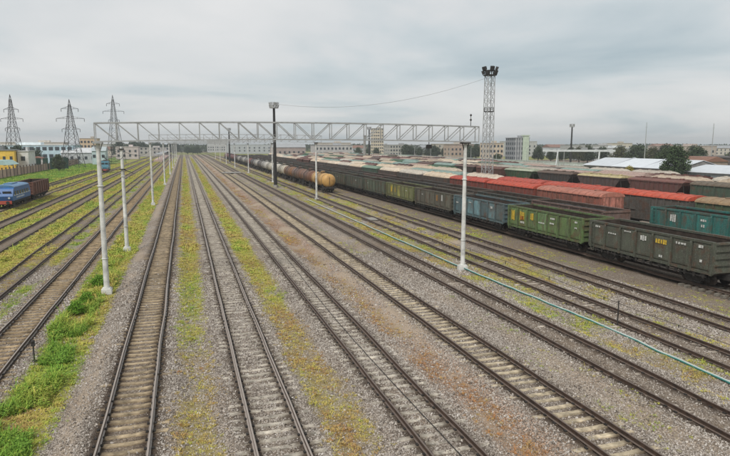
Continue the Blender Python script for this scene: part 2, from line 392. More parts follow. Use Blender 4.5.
# loose ballast stones close to the bridge
def stone_mesh(seed):
    r = random.Random(seed); b = MB()
    v = [Vector(p).normalized() * r.uniform(.75, 1.2) for p in ((1, 0, 0), (-1, 0, 0), (0, 1, 0), (0, -1, 0), (0, 0, 1), (0, 0, -1), (.6, .6, .6), (-.6, .5, .5))]
    v = [Vector((p.x, p.y * .85, p.z * .65)) for p in v]
    import bmesh
    bm = bmesh.new()
    for p in v: bm.verts.new(p)
    bmesh.ops.convex_hull(bm, input=bm.verts)
    me = bpy.data.meshes.new('stone'); bm.to_mesh(me); bm.free(); me.materials.append(M['stone']); return me
m, t, bs = mat('ballast_stone')
ti = attr(t, 'tint', 'INSTANCER')
t.links.new(ramp(t, ti, [(0, (.10, .08, .065)), (.2, (.22, .185, .152)), (.5, (.36, .322, .285)), (.82, (.465, .42, .375)), (.97, (.62, .585, .54)), (1, (.36, .19, .10))]), bs.inputs['Base Color'])
bs.inputs['Roughness'].default_value = .9; M['stone'] = m
n = 520000
yy = 13 + 39 * rng.random(n) ** 1.25; xx = rng.uniform(-14, 29, n)
ok = (xx > -.35 * yy - 1) & (xx < 1.25 * yy + 3) & ((xx < 21.5) | (yy < 34))
g_, h_ = grass_at(xx, yy)
so_ = np.zeros(n)
for k, v in dict(A=.93, B=.25, C=.25, D=.7, E=.75, F=.8, G=.85, L1=.85, L2=.9).items(): so_ = np.maximum(so_, v * (np.abs(xx - TX[k]) < 1.0))
ok &= rng.random(n) > np.clip((yy - 34) / 18, 0, 1)
ok &= rng.random(n) > .8 * np.clip(sand_at(xx, yy), 0, 1)
ok &= (rng.random(n) > np.clip(g_ * 1.1, 0, .93)) & (rng.random(n) > so_)
for k in TX: ok &= np.abs(np.abs(xx - TX[k]) - .79) > .12 + .30 * rng.random(n)
xx, yy = xx[ok], yy[ok]; n = len(xx); print('stones', n)
s = rng.uniform(.014, .036, n) * np.where(rng.random(n) < .22, 1.7, 1.0) * (1 + np.clip((yy - 22) / 60, 0, .5))
tint = np.clip(rng.random(n) * .9 + (fbm(xx * .5, yy * .5, 77) - .5) * .35, 0, 1)
scatter('ballast_stones', 'loose grey and brown ballast stones between the nearest tracks', 'gravel', np.stack([xx, yy, gz(xx, yy) + s * .25], -1),
        rng.uniform(0, 6.28, (n, 3)), np.stack([s, s, s], -1), tint, rng.integers(0, 6, n), [stone_mesh(i) for i in range(6)])

# grass and weeds
def grass_material(name):
    m, t, bs = mat(name)
    ti = attr(t, 'tint', 'INSTANCER')
    g = t.nodes.new('ShaderNodeNewGeometry')
    oi = t.nodes.new('ShaderNodeObjectInfo')
    k = math_(t, 'ADD', ti, math_(t, 'MULTIPLY', math_(t, 'SUBTRACT', oi.outputs['Random'], .5), .22))
    c = ramp(t, k, GREEN)
    t.links.new(mixc(t, 1., c, mixc(t, g.outputs['Random Per Island'], (.85, .85, .85), (1.6, 1.6, 1.45)), 'MULTIPLY'), bs.inputs['Base Color'])
    bs.inputs['Roughness'].default_value = .75; bs.inputs['Specular IOR Level'].default_value = .15
    return m
M['grass'] = grass_material('grass_blades')
def tuft_mesh(seed, n=16, h=.26, rad=.16, wid=.016, leafy=False):
    r = random.Random(seed); b = MB()
    for i in range(n):
        a = r.uniform(0, 6.28); d = rad * r.random() ** .5; p = Vector((math.cos(a) * d, math.sin(a) * d, -.02))
        l = r.uniform(0, 6.28); lean = r.uniform(.1, .8); hh = h * r.uniform(.5, 1.1)
        dirv = Vector((math.cos(l) * lean, math.sin(l) * lean, 1)).normalized(); s = Vector((-math.sin(l), math.cos(l), 0)) * wid * r.uniform(.7, 1.5)
        p1 = p + dirv * hh * .55; p2 = p1 + (dirv + Vector((math.cos(l), math.sin(l), -.35)) * .7).normalized() * hh * .5
        if leafy:
            for kk in range(3):
                q = p + dirv * hh * (.35 + .3 * kk); a2 = r.uniform(0, 6.28); u = Vector((math.cos(a2), math.sin(a2), r.uniform(-.2, .6))).normalized() * r.uniform(.05, .11)
                w = u.cross(Vector((0, 0, 1))).normalized() * u.length * .42
                b.add([q, q + u * .5 + w, q + u, q + u * .5 - w], [(0, 1, 2, 3)])
        else:
            b.add([p - s, p + s, p1 + s * .8, p1 - s * .8, p2], [(0, 1, 2, 3), (3, 2, 4)])
    return b.mesh('tuft', M['grass'])
def grass_points(n, y0, y1, x0, x1, dens, sc0, power=1.3):
    yy = y0 + (y1 - y0) * rng.random(n) ** power; xx = rng.uniform(x0, x1, n)
    vis = (xx > -.36 * yy - 2) & (xx < 1.25 * yy + 3); xx, yy = xx[vis], yy[vis]
    g_, h_ = grass_at(xx, yy)
    cl = fbm(xx * 2.3, yy * 2.3, 91, 3)
    ok = rng.random(len(xx)) < g_ * dens * sstep(.30, .62, cl + .1 * g_)
    for k in TX: ok &= (np.abs(np.abs(xx - TX[k]) - .79) > .10)
    xx, yy, h_, g_ = xx[ok], yy[ok], h_[ok], g_[ok]
    s = rng.uniform(.45, 1.1, len(xx)) * sc0 * (.55 + .6 * g_)
    return xx, yy, h_, s
gp = [grass_points(150000, 13, 60, -26, 33, .9, .62, 1.2), grass_points(150000, 55, 190, -34, 33, .8, 1.15, 1.1), grass_points(40000, 110, 330, -52, -26, .8, 1.9, 1.0), grass_points(30000, 180, 420, -26, 30, .7, 1.9, 1.0)]
xx, yy, h_, s = [np.concatenate([p[i] for p in gp]) for i in range(4)]
n = len(xx); print('grass', n)
scl = np.stack([s * 1.15, s * 1.15, s * rng.uniform(.45, 1.1, n) * np.where(yy > 60, .6, .8)], -1)
scatter('grass', 'dry yellow green grass growing in strips between the tracks', 'grass', np.stack([xx, yy, gz(xx, yy)], -1),
        np.stack([np.zeros(n), np.zeros(n), rng.uniform(0, 6.28, n)], -1), scl, np.clip(h_ + rng.normal(0, .10, n), 0, 1), np.where(rng.random(n) < .06, 5 + rng.integers(0, 2, n), rng.integers(0, 5, n)),
        [tuft_mesh(i, 18, .24, .17) for i in range(5)] + [tuft_mesh(30 + i, 7, .75, .14, .011) for i in range(2)])
# taller leafy weeds in the strip beside the left masts
n = 34000
yy = 14 + 60 * rng.random(n) ** 1.4; xx = rng.uniform(-7.4, -3.7, n)
edge = -4.75 - 1.0 * fbm(yy * .22, yy * 0, 5) + .25 * np.clip((24 - yy) * .06, 0, 1)
ok = (xx < edge) & (xx > -7.0 + .9 * vn(yy * .3, yy * 0, 6)) & (rng.random(n) < np.clip(1.35 - yy / 48, .06, 1) * sstep(.40, .54, fbm(xx * .7, yy * .45, 15)))
xx, yy = xx[ok], yy[ok]; n = len(xx); print('weeds', n)
s = rng.uniform(.6, 1.35, n) * (.55 + .7 * fbm(xx * .6, yy * .5, 25))
hue = np.clip(1.0 - .012 * np.clip(yy - 25, 0, 40) - .45 * sstep(-5.5, -4.9, xx) * (rng.random(n) < .8) + (fbm(xx * .8, yy * .5, 35) - .5) * .8 + rng.normal(0, .10, n), 0, 1)
scatter('weeds', 'bright green leafy weeds covering the strip beside the left masts', 'weeds', np.stack([xx, yy, gz(xx, yy)], -1),
        np.stack([rng.normal(0, .12, n), rng.normal(0, .12, n), rng.uniform(0, 6.28, n)], -1), np.stack([s, s, s * .95], -1), hue, rng.integers(0, 8, n),
        [tuft_mesh(50 + i, 16, .34, .2, .02, i % 2 == 0) for i in range(6)] + [tuft_mesh(70 + i, 6, .8, .16, .012) for i in range(2)])
# ------------------------------------------------------------------ railway tracks: two rails and their sleepers
RAIL = [(-.075, 0), (.075, 0), (.075, .016), (.018, .035), (.018, .128), (.037, .142), (.037, .172), (.028, .18), (-.028, .18), (-.037, .172), (-.037, .142), (-.018, .128), (-.018, .035), (-.075, .016)]
RB = .085                                             # rail foot above the datum
def wob(x, y, seed, amp):
    far = np.clip(1.3 - y / 260, .15, 1)
    return (vn(y / 7.0, y * 0 + seed, 61) - .5) * amp * far + (vn(y / 2.6, y * 0 + seed, 62) - .5) * amp * .35 * far
def rail_mesh(x, side, y0, y1, mt, amp, seed):
    yl = np.unique(np.concatenate([np.arange(y0, min(y1, 90), .9), np.arange(90, min(y1, 220), 3.), np.arange(220, y1, 20.), [y1]]))
    dx = wob(x, yl, seed, amp); jd = np.abs(((yl + seed * 3) % 12.5) - 6.25) / 6.25
    dz = -.025 * np.clip((jd - .72) / .28, 0, 1) + (vn(yl / 9, yl * 0 + seed, 63) - .5) * amp * .4
    n = len(RAIL); V = []; F = []
    for i, y in enumerate(yl):
        for (a, b) in RAIL: V.append((x + side * .79 + dx[i] + a, y, RB + b + dz[i]))
    for i in range(len(yl) - 1):
        for k in range(n): F.append((i * n + k, i * n + (k + 1) % n, (i + 1) * n + (k + 1) % n, (i + 1) * n + k))
    F.append(tuple(range(n))); b = MB(); b.add(V, [f[::-1] for f in F[:-1]] + [F[-1]]); return b.mesh('rail', mt)
def sleeper_mesh(name, c, wood=False):
    b = MB(); L = 1.36; w = .125 if not wood else .12; zt = .085; zb = -.10
    prof = [(-L, zt - .01), (-.55, zt), (-.3, zt - .022), (.3, zt - .022), (.55, zt), (L, zt - .01)] if not wood else [(-L, zt - .004), (-.4, zt - .002), (.4, zt - .002), (L, zt - .004)]
    n = len(prof)
    v = [(x, -w, zb) for x, z in prof] + [(x, -w * .82, z) for x, z in prof] + [(x, w * .82, z) for x, z in prof] + [(x, w, zb) for x, z in prof]
    f = []
    for r in range(3):
        for i in range(n - 1): f.append((r * n + i, r * n + i + 1, (r + 1) * n + i + 1, (r + 1) * n + i))
    f += [(0, n, 2 * n, 3 * n), (n - 1, 4 * n - 1, 3 * n - 1, 2 * n - 1)]
    b.add(v, f)
    for s in (-1, 1):
        for k in (-1, 1): b.box((s * .79 + k * .115, 0, zt + .018), (.075, .13, .045), 1)
    return b.mesh(name, [M[c], M['under']])
M['slp_concrete'] = plain_mat('sleeper_concrete', (.46, .415, .35), .62, 3.2, .9, .4, objcol=True)
M['slp_wood'] = plain_mat('sleeper_timber', (.25, .19, .13), .5, 7, .95, .5, objcol=True)
for k_ in ('slp_concrete', 'slp_wood'):                # rust and grease washed off the rails onto the sleepers
    t = M[k_].node_tree; bs = t.nodes['Principled BSDF']; src = bs.inputs['Base Color'].links[0].from_socket
    tcn = t.nodes.new('ShaderNodeTexCoord'); sx_ = t.nodes.new('ShaderNodeSeparateXYZ'); t.links.new(tcn.outputs['Object'], sx_.inputs[0])
    dd = math_(t, 'ABSOLUTE', math_(t, 'SUBTRACT', math_(t, 'ABSOLUTE', sx_.outputs[0]), .79))
    st_ = math_(t, 'ADD', dd, math_(t, 'MULTIPLY', math_(t, 'SUBTRACT', noise(t, 7, 4, objvec(t)).outputs['Fac'], .5), .35))
    t.links.new(mixc(t, ramp(t, st_, [(.10, .88), (.40, 0.0)]), src, (.085, .058, .038)), bs.inputs['Base Color'])
SC = sleeper_mesh('sleeper', 'slp_concrete'); SW = sleeper_mesh('sleeper', 'slp_wood', True)
SPC = .572
def sleeper_rest(x, y0, y1, c, name):
    me0 = MB(); k = 0; y = y0
    while y < y1: me0.box((0, y, .03), (2.72, .22, .105)); y += SPC
    return me0.mesh(name, M[c])
def track(k, label, y0=8, y1=1200, near_to=95, far_to=430, mesh=SC, c='slp_concrete', colr=(.46, .415, .35), dz=0, dull=False, amp=.085, jit=.02, group='railway tracks of the yard', keep=1.0):
    x = TX[k] if isinstance(k, str) else k
    tr = empty('railway_track', (0, 0, 0)); tag(tr, label, 'railway track', group)
    sd_ = int(abs(x) * 10) % 97
    for s in (-1, 1): put('rail', rail_mesh(x, s, y0, y1, M['rail_dull' if dull else 'rail_bright'], amp, sd_ + (s > 0)), tr)
    y = max(y0, 9.)
    while y < near_to:
        if random.random() < keep:
            q = random.uniform(.82, 1.12); cc = tuple(min(1, v * q) for v in colr)
            put('sleeper', mesh, tr, (x + random.gauss(0, .02), y + random.gauss(0, jit), dz + random.gauss(0, .008)), cc, (random.gauss(0, .01), random.gauss(0, .006), random.gauss(0, jit * .6)))
        y += SPC
    if far_to > near_to:
        o = put('far_sleepers', sleeper_rest(x, y, far_to, c, 'far_sleepers'), tr, (x, 0, dz - .006), tuple(v * .95 for v in colr)); o['kind'] = 'stuff'
    return tr
BR = (.36, .28, .18); PALE = (.48, .43, .355); GRY = (.46, .40, .33)
track('A', 'track with brown ballast and bright rails right of the left masts', colr=BR, mesh=SC, near_to=100)
track('B', 'track of pale sleepers between two yellow grass strips, second right of the left masts', colr=PALE, dz=-.01, near_to=100)
track('C', 'track of pale sleepers left of the orange weed patches, third right of the left masts', colr=PALE, dz=-.005, dull=True, near_to=100)
track('D', 'track with cream sleepers right of the orange weed patches', dull=True, colr=(.50, .415, .29), dz=.0, near_to=100, amp=.10)
track('E', 'track with nearly buried sleepers left of the long teal pipe', colr=GRY, dz=-.012, dull=True, near_to=80, amp=.10, far_to=80)
track('F', 'rusty overgrown track right of the long teal pipe', colr=GRY, dz=-.008, dull=True, near_to=70, amp=.11, far_to=70)
track('G', 'rusty track the tank wagons stand on', colr=(.30, .27, .23), dz=-.008, dull=True, near_to=70, amp=.10, far_to=70)
track('H', 'track under the nearest row of open wagons', colr=(.2, .18, .15), dz=-.02, dull=True, near_to=32, far_to=32, y1=460)
track('L1', 'track with ochre sleepers left of the left masts', colr=(.37, .275, .165), near_to=105, y0=12)
track('L2', 'overgrown track, second left of the left masts', colr=(.30, .24, .16), dz=-.01, dull=True, y0=30, near_to=95, far_to=95, amp=.11)
track('L3', 'dark dirty track, third left of the left masts', colr=(.10, .08, .06), dz=-.01, dull=True, y0=44, near_to=44, far_to=240, mesh=SW, c='slp_wood', y1=700)
track('L4', 'dark dirty track right of the blue locomotive', colr=(.10, .08, .06), dz=-.01, dull=True, y0=56, near_to=56, far_to=240, mesh=SW, c='slp_wood', y1=700)
track('L5', 'siding that the blue locomotive stands on', colr=(.18, .15, .11), dz=-.01, dull=True, y0=70, near_to=70, far_to=240, mesh=SW, c='slp_wood', y1=700)
track(-31.0, 'siding beside the grass bank left of the blue locomotive', colr=(.18, .15, .11), dz=-.01, dull=True, y0=84, near_to=84, far_to=235, mesh=SW, c='slp_wood', y1=240)

cb = MB(); prev = None
for i, y in enumerate(np.arange(10, 60, 1.2)):
    p = Vector((TX['C'] + .12 + .18 * math.sin(y * .13 + 1), y, .105 + .01 * math.sin(y * 3)))
    if prev: cb.tube(prev, p, .018, .018, 5, 0, False)
    prev = p
o = cb.build('track_cable', M['darksteel']); tag(o, 'thin dark cable lying between the rails on pale sleepers', 'cable')
# small trackside things
b = MB(); pts = [(20.75, 10), (20.8, 17.5), (20.95, 25.3), (20.8, 31), (20.65, 35.6), (20.45, 43.9), (20.45, 52), (20.4, 60), (20.45, 70), (20.4, 84), (20.4, 105)]
pp = []
for i in range(len(pts) - 1):
    for k in range(6):
        f = k / 6; x = pts[i][0] * (1 - f) + pts[i + 1][0] * f; y = pts[i][1] * (1 - f) + pts[i + 1][1] * f
        pp.append(Vector((x + random.gauss(0, .012), y, .06 + random.gauss(0, .015))))
m, t, bs = mat('pipe_paint')
g = t.nodes.new('ShaderNodeNewGeometry'); sp = t.nodes.new('ShaderNodeSeparateXYZ'); t.links.new(g.outputs['Normal'], sp.inputs[0])
nn = noise(t, 1.2, 5, objvec(t, (1, 1, 1), False)).outputs['Fac']; yv = t.nodes.new('ShaderNodeSeparateXYZ'); tcn = t.nodes.new('ShaderNodeTexCoord'); t.links.new(tcn.outputs['Object'], yv.inputs[0])
dust = ramp(t, math_(t, 'ADD', sp.outputs[2], math_(t, 'MULTIPLY', math_(t, 'SUBTRACT', nn, .5), 1.2)), [(.35, 0.0), (.75, 1.0)])
teal = mixc(t, ramp(t, math_(t, 'DIVIDE', yv.outputs[1], 60.), [(.30, 0.0), (.7, 1.0)]), (.04, .22, .20), (.40, .41, .38))
t.links.new(mixc(t, dust, teal, (.42, .45, .42)), bs.inputs['Base Color']); bs.inputs['Roughness'].default_value = .6
tp = empty('ground_pipe', (20.7, 40, 0)); tag(tp, 'long teal and grey pipe lying along the ground between two rusty tracks', 'pipe')
for i in range(0, len(pp) - 1, 6):
    b = MB()
    for a_, b_ in zip(pp[i:i + 6], pp[i + 1:i + 7]): b.tube(a_ - Vector((20.7, 40, 0)), b_ - Vector((20.7, 40, 0)), .062, .062, 10, 0, False)
    e_ = pp[i] - Vector((20.7, 40, 0)); b.tube(e_ + Vector((0, -.07, 0)), e_ + Vector((0, .07, 0)), .08, .08, 10)
    b.build('pipe_section', m, tp)
def post(name, label, loc, h, kind):
    t_ = empty(name, loc); tag(t_, label, 'marker post')
    b = MB(); b.tube((0, 0, -.1), (0, 0, h), .035, .03, 8); b.build('shaft', M['darksteel'], t_)
    b = MB(); b.box((0, 0, .03), (.16, .16, .1)); b.build('foot', M['darksteel'], t_)
    b = MB()
    if kind: b.box((0, -.02, h), (.16, .07, .22)); b.lathe([(.0, .11), (.07, .1), (.08, .0), (.0, -.02)], 'Z', (0, 0, h + .05), 8)
    else: b.box((0, 0, h - .12), (.05, .03, .3)); b.tube((-.1, 0, h), (.1, 0, h), .015, .015, 6)
    b.build('head', M['darksteel'], t_)
post('marker_post', 'short black marker post beside the green weeds at the left', (-6.75, 28.4, 0), .85, 1)
post('marker_post', 'thin black post between the teal pipe and the rusty track', (21.75, 25.2, 0), 1.35, 0)
c_ = empty('ground_cable', (24.75, 40, 0)); tag(c_, 'thin dark cable on short stakes right of the overgrown rusty track', 'cable')
b = MB(); prev = None
for i, y in enumerate(np.arange(12, 78, 1.5)):
    p = Vector((.12 * math.sin(y * .21), y - 40, .15 - .05 * math.sin((y % 6) / 6 * math.pi)))
    if prev: b.tube(prev, p, .014, .014, 5, 0, False)
    prev = p
b.build('cable', M['darksteel'], c_)
for y in np.arange(12, 78, 6.): b = MB(); b.box((.12 * math.sin(y * .21), y - 40, .03), (.04, .04, .28)); b.build('stake', M['darksteel'], c_)
b = MB(); b.box((0, 0, .04), (1.0, 2.4, .08)); b.box((.03, .1, .1), (.9, 1.9, .05)); o = b.build('concrete_slab', M['concrete_dark'], None); o.location = (22.65, 71.5, .12); tag(o, 'pale concrete slab lying between the rails of the overgrown rusty track', 'slab')
ls = empty('crossing_deck', (15.05, 204, 0)); tag(ls, 'pale plank crossing deck over the far tracks', 'crossing')
for i in range(6): b = MB(); b.box((-2.6 + i * 1.05, 0, .26), (.98, 6.5, .08)); b.build('plank', M['concrete_dark'], ls)

# ------------------------------------------------------------------ masts and gantries
def mast_mesh(h, r0=.185, r1=.125):
    b = MB(); b.tube((0, 0, -.3), (0, 0, h), r0, r1, 14)
    for z in (2.2, h * .72): b.lathe([(r0 * 1.0, -.04), (r0 * 1.06 + .005, -.03), (r0 * 1.06 + .005, .03), (r0 * .95, .04)], 'Z', (0, 0, z), 14)
    return b.mesh('mast', M['concrete'])
MAST = mast_mesh(9.5)
b = MB(); b.box((0, 0, .06), (.62, .62, .34)); b.box((0, 0, .26), (.5, .5, .1)); FOOT = b.mesh('footing', M['concrete'])
def gantry(y, x0, x1, zb, label, near):
    g = empty('catenary_gantry', ((x0 + x1) / 2, y, 0)); tag(g, label, 'gantry', 'gantries over the tracks')
    cx = (x0 + x1) / 2
    for x in (x0, x1):
        put('mast', MAST, g, (x - cx, 0, 0), scale=(1, 1, (zb - .1) / 9.5)); put('footing', FOOT, g, (x - cx, 0, 0))
        b = MB(); b.box((x - cx, 0, zb - .06), (.56, .7, .12)); b.bar((x - cx - .26, 0, zb - .1), (x - cx - .1, 0, zb - .6), .06); b.bar((x - cx + .26, 0, zb - .1), (x - cx + .1, 0, zb - .6), .06); b.build('cap_bracket', M['darksteel' if x > cx else 'galv'], g)
    hgt = 1.16; dpt = .62; n = 21 if near else 20
    xa, xb = x0 - .12 - cx, x1 + .95 - cx
    camber = lambda x: .16 * (1 - ((x - (xa + xb) / 2) / ((xb - xa) / 2)) ** 2)
    X = [xa + (xb - xa) * i / n for i in range(n + 1)]
    w = .068 if near else .05
    for s in (-1, 1):
        for z in (0, hgt):
            b = MB()
            for i in range(n): b.bar((X[i], s * dpt / 2, zb + z + camber(X[i])), (X[i + 1], s * dpt / 2, zb + z + camber(X[i + 1])), w * 1.25)
            b.build('chord', M['galv'], g)
        for i in range(n + 1):
            b = MB(); b.bar((X[i], s * dpt / 2, zb + camber(X[i])), (X[i], s * dpt / 2, zb + hgt + camber(X[i])), w * .75); b.build('vertical', M['galv'], g)
        for i in range(n):
            a, c = (i, i + 1) if i < n / 2 else (i + 1, i)
            b = MB(); b.bar((X[a], s * dpt / 2, zb + hgt + camber(X[a])), (X[c], s * dpt / 2, zb + camber(X[c])), w * .7); b.build('diagonal', M['galv'], g)
    b = MB()
    for i in range(n + 1):
        for z in (0, hgt): b.bar((X[i], -dpt / 2, zb + z + camber(X[i])), (X[i], dpt / 2, zb + z + camber(X[i])), w * .55)
    for i in range(n):
        s = 1 if i % 2 else -1; b.bar((X[i], -s * dpt / 2, zb + hgt + camber(X[i])), (X[i + 1], s * dpt / 2, zb + hgt + camber(X[i + 1])), w * .5)
    b.build('cross_bracing', M['galv'], g)
    return g, cx
g1, cx = gantry(41.1, -5.2, 20.5, 9.78, 'nearest lattice gantry on two concrete masts spanning the main tracks', True)
b = MB(); b.tube((20.9 - cx, 0, 10.9), (20.9 - cx, 0, 11.9), .03, .02, 6)
for z in (11.45, 11.8): b.lathe([(0, -.09), (.07, -.05), (.085, 0), (.07, .05), (0, .09)], 'Z', (20.9 - cx, 0, z), 8)
b.build('antenna', M['darksteel'], g1)
b = MB(); b.tube((17.5 - cx, 0, 9.8), (17.5 - cx, 0, 9.5), .03, .03, 6); b.box((17.5 - cx, 0, 9.45), (.35, .3, .28)); b.build('lamp_box', M['darksteel'], g1)
for i, (y, a, b_) in enumerate([(101, -5.1, 21.9), (151, -4.7, 21.4), (205, -4.6, 20.9), (258, -4.6, 20.6), (308, -4.6, 20.4), (360, -4.6, 20.4), (415, -4.6, 20.4)]):
    gantry(y, a, b_, 9.95, ['second lattice gantry on concrete masts behind the nearest one', 'third lattice gantry from the front over the tracks', 'fourth lattice gantry from the front over the tracks'][i] if i < 3 else 'distant lattice gantry over the far end of the tracks', False)
am = empty('anchor_mast', (-5.35, 57.5, 0)); tag(am, 'lone pale concrete mast just behind the left mast of the nearest gantry', 'mast')
put('shaft', mast_mesh(9.4), am).name = 'shaft'; put('footing', FOOT, am)
b = MB(); b.box((0, 0, 9.2), (.42, .42, .1)); b.box((0, -.02, 7.4), (.46, .46, .08)); b.bar((0, 0, 7.4), (.9, 0, 7.0), .06); b.build('collar', M['darksteel'], am)
w_ = MB(); w_.tube((-5.2, 41.1, 7.9), (-5.35, 57.5, 7.4), .02, .02, 5, 0, False); o = w_.build('stay_cable', M['darksteel']); tag(o, 'thin stay cable between the left gantry mast and the lone mast behind', 'cable')
# wires running lengthwise under the gantries
for k, x in enumerate((-3.9,)):
    b = MB()
    ysl = [41.1, 57.5, 101, 151, 205]
    for y0, y1 in zip(ysl, ysl[1:]):
        pr = None
        for i in range(9):
            f = i / 8; p = Vector((-5.0, y0 + (y1 - y0) * f, 8.9 - .6 * 4 * f * (1 - f)))
            if pr: b.tube(pr, p, .018, .018, 5, 0, False)
            pr = p
    o = b.build('overhead_wire', M['darksteel']); tag(o, 'thin overhead wire sagging along the left row of masts', 'wire')

def flood(b, c, dirn, s=.45, m=0):
    d = Vector(dirn).normalized(); q = d.to_track_quat('Y', 'Z').to_matrix()
    b.box(Vector(c), (s, s * .7, s * .9), m, q); b.box(Vector(c) + d * s * .38, (s * 1.15, .06, s * 1.05), m, q)
def lamp_mast(loc, h, r0, label, dark=True, r1=None):
    g = empty('lamp_mast', loc); tag(g, label, 'lamp mast', 'floodlight masts')
    b = MB(); b.tube((0, 0, -.2), (0, 0, h - 1.6), r0, r1 or r0 * .62, 12); b.build('pole', M['darksteel' if dark else 'concrete_dark'], g)
    b = MB(); b.tube((0, 0, -.2), (0, 0, .5), r0 * 1.5, r0 * 1.5, 12); b.build('footing', M['concrete_dark'], g)
    b = MB(); b.tube((0, 0, h - 1.75), (0, 0, h - 1.62), 1.0, 1.0, 12)
    for i in range(8):
        a = i * math.pi / 4; b.bar((math.cos(a), math.sin(a), h - 1.7), (math.cos(a), math.sin(a), h - .35), .05)
        a2 = a + math.pi / 4; b.bar((math.cos(a), math.sin(a), h - .5), (math.cos(a2), math.sin(a2), h - .5), .05); b.bar((math.cos(a), math.sin(a), h - 1.05), (math.cos(a2), math.sin(a2), h - 1.05), .04)
    b.build('platform', M['galv'], g)
    for i in range(8):
        a = i * math.pi / 4 + .2; b = MB(); flood(b, (.78 * math.cos(a), .78 * math.sin(a), h - .75 - .5 * (i % 2)), (math.cos(a), math.sin(a), -.35), .62); b.build('floodlight', M['lampwhite'], g)
    b = MB(); 
    for z in np.arange(1, h - 1.8, .5): b.box((0, -(r0 * (1 - .38 * z / h)) - .12, z), (.35, .03, .03))
    for s in (-1, 1): b.bar((s * .17, -r0 - .12, .8), (s * .17, -r0 * .62 - .12, h - 1.6), .03)
    b.build('ladder', M['darksteel'], g)
    return g
lamp_mast((19.7, 134.7, 0), 19.4, .42, 'tall dark floodlight mast beside the tank wagons, in front of the gantries')
lamp_mast((23.4, 326, 0), 18.8, .5, 'distant dark floodlight mast left of the tank wagons')
lamp_mast((89.3, 286, 0), 18.8, .5, 'distant dark floodlight mast left of the beige tower block')
lamp_mast((156.4, 215, 0), 18.6, .42, 'dark floodlight mast left of the white warehouse roofs')
b = MB(); b.tube((0, 0, 0), (0, 0, 14.3), .9, .6, 12); b.tube((0, 0, 13.9), (0, 0, 14.5), .75, .75, 12); o = b.build('chimney', M['concrete_dark']); o.location = (93.0, 306, 0); tag(o, 'short dark chimney stack beside the distant floodlight mast', 'chimney')

def lattice(b, z0, z1, w0, w1, step, t=.09, tb=.05):
    n = max(1, round((z1 - z0) / step)); W = lambda z: w0 + (w1 - w0) * (z - z0) / (z1 - z0)
    for sx in (-1, 1):
        for sy in (-1, 1): b.bar((sx * w0 / 2, sy * w0 / 2, z0), (sx * w1 / 2, sy * w1 / 2, z1), t)
    for i in range(n):
        za, zb = z0 + (z1 - z0) * i / n, z0 + (z1 - z0) * (i + 1) / n; a, c = W(za) / 2, W(zb) / 2
        for (p, q) in (((-1, -1), (1, -1)), ((1, -1), (1, 1)), ((1, 1), (-1, 1)), ((-1, 1), (-1, -1))):
            b.bar((p[0] * a, p[1] * a, za), (q[0] * c, q[1] * c, zb), tb); b.bar((q[0] * a, q[1] * a, za), (p[0] * c, p[1] * c, zb), tb); b.bar((p[0] * c, p[1] * c, zb), (q[0] * c, q[1] * c, zb), tb)
tw = empty('lattice_tower', (58.6, 107.5, 0)); tag(tw, 'tall pale lattice floodlight tower among the freight wagons', 'lamp tower')
b = MB(); lattice(b, 0, 23.2, 1.7, 1.45, 1.6, .11, .055); b.build('lattice_shaft', M['galv'], tw)
for s in ((-1, -1), (1, -1), (1, 1), (-1, 1)): b = MB(); b.box((s[0] * .87, s[1] * .87, .15), (.6, .6, .5)); b.build('footing', M['concrete_dark'], tw)
for z, r in ((23.2, 1.35), (16.1, .95)):
    b = MB(); b.tube((0, 0, z - .06), (0, 0, z + .06), r, r, 14)
    for i in range(10):
        a = i * math.pi / 5; a2 = a + math.pi / 5
        b.bar((r * math.cos(a), r * math.sin(a), z), (r * math.cos(a), r * math.sin(a), z + .75), .05); b.bar((r * math.cos(a), r * math.sin(a), z + .75), (r * math.cos(a2), r * math.sin(a2), z + .75), .05)
    b.build('platform', M['darksteel'], tw)
for i in range(10):
    a = i * math.pi / 5 + .15; b = MB(); z = 23.75 + .75 * (i % 2)
    b.bar((1.0 * math.cos(a), 1.0 * math.sin(a), 23.2), (1.15 * math.cos(a), 1.15 * math.sin(a), z), .07); flood(b, (1.3 * math.cos(a), 1.3 * math.sin(a), z), (math.cos(a), math.sin(a), -.4), .68); b.build('floodlight', M['darksteel'], tw)
b = MB(); pr = None; A_ = Vector((57.8, 108, 22.6)); B_ = Vector((19.9, 134.4, 18.6))
for i in range(25):
    f = i / 24; p = A_.lerp(B_, f) - Vector((0, 0, 4 * 2.6 * f * (1 - f)))
    if pr: b.tube(pr, p, .03, .03, 5, 0, False)
    pr = p
o = b.build('sagging_cable', M['galv']); tag(o, 'thin cable sagging from the lattice tower to the dark floodlight mast', 'cable')
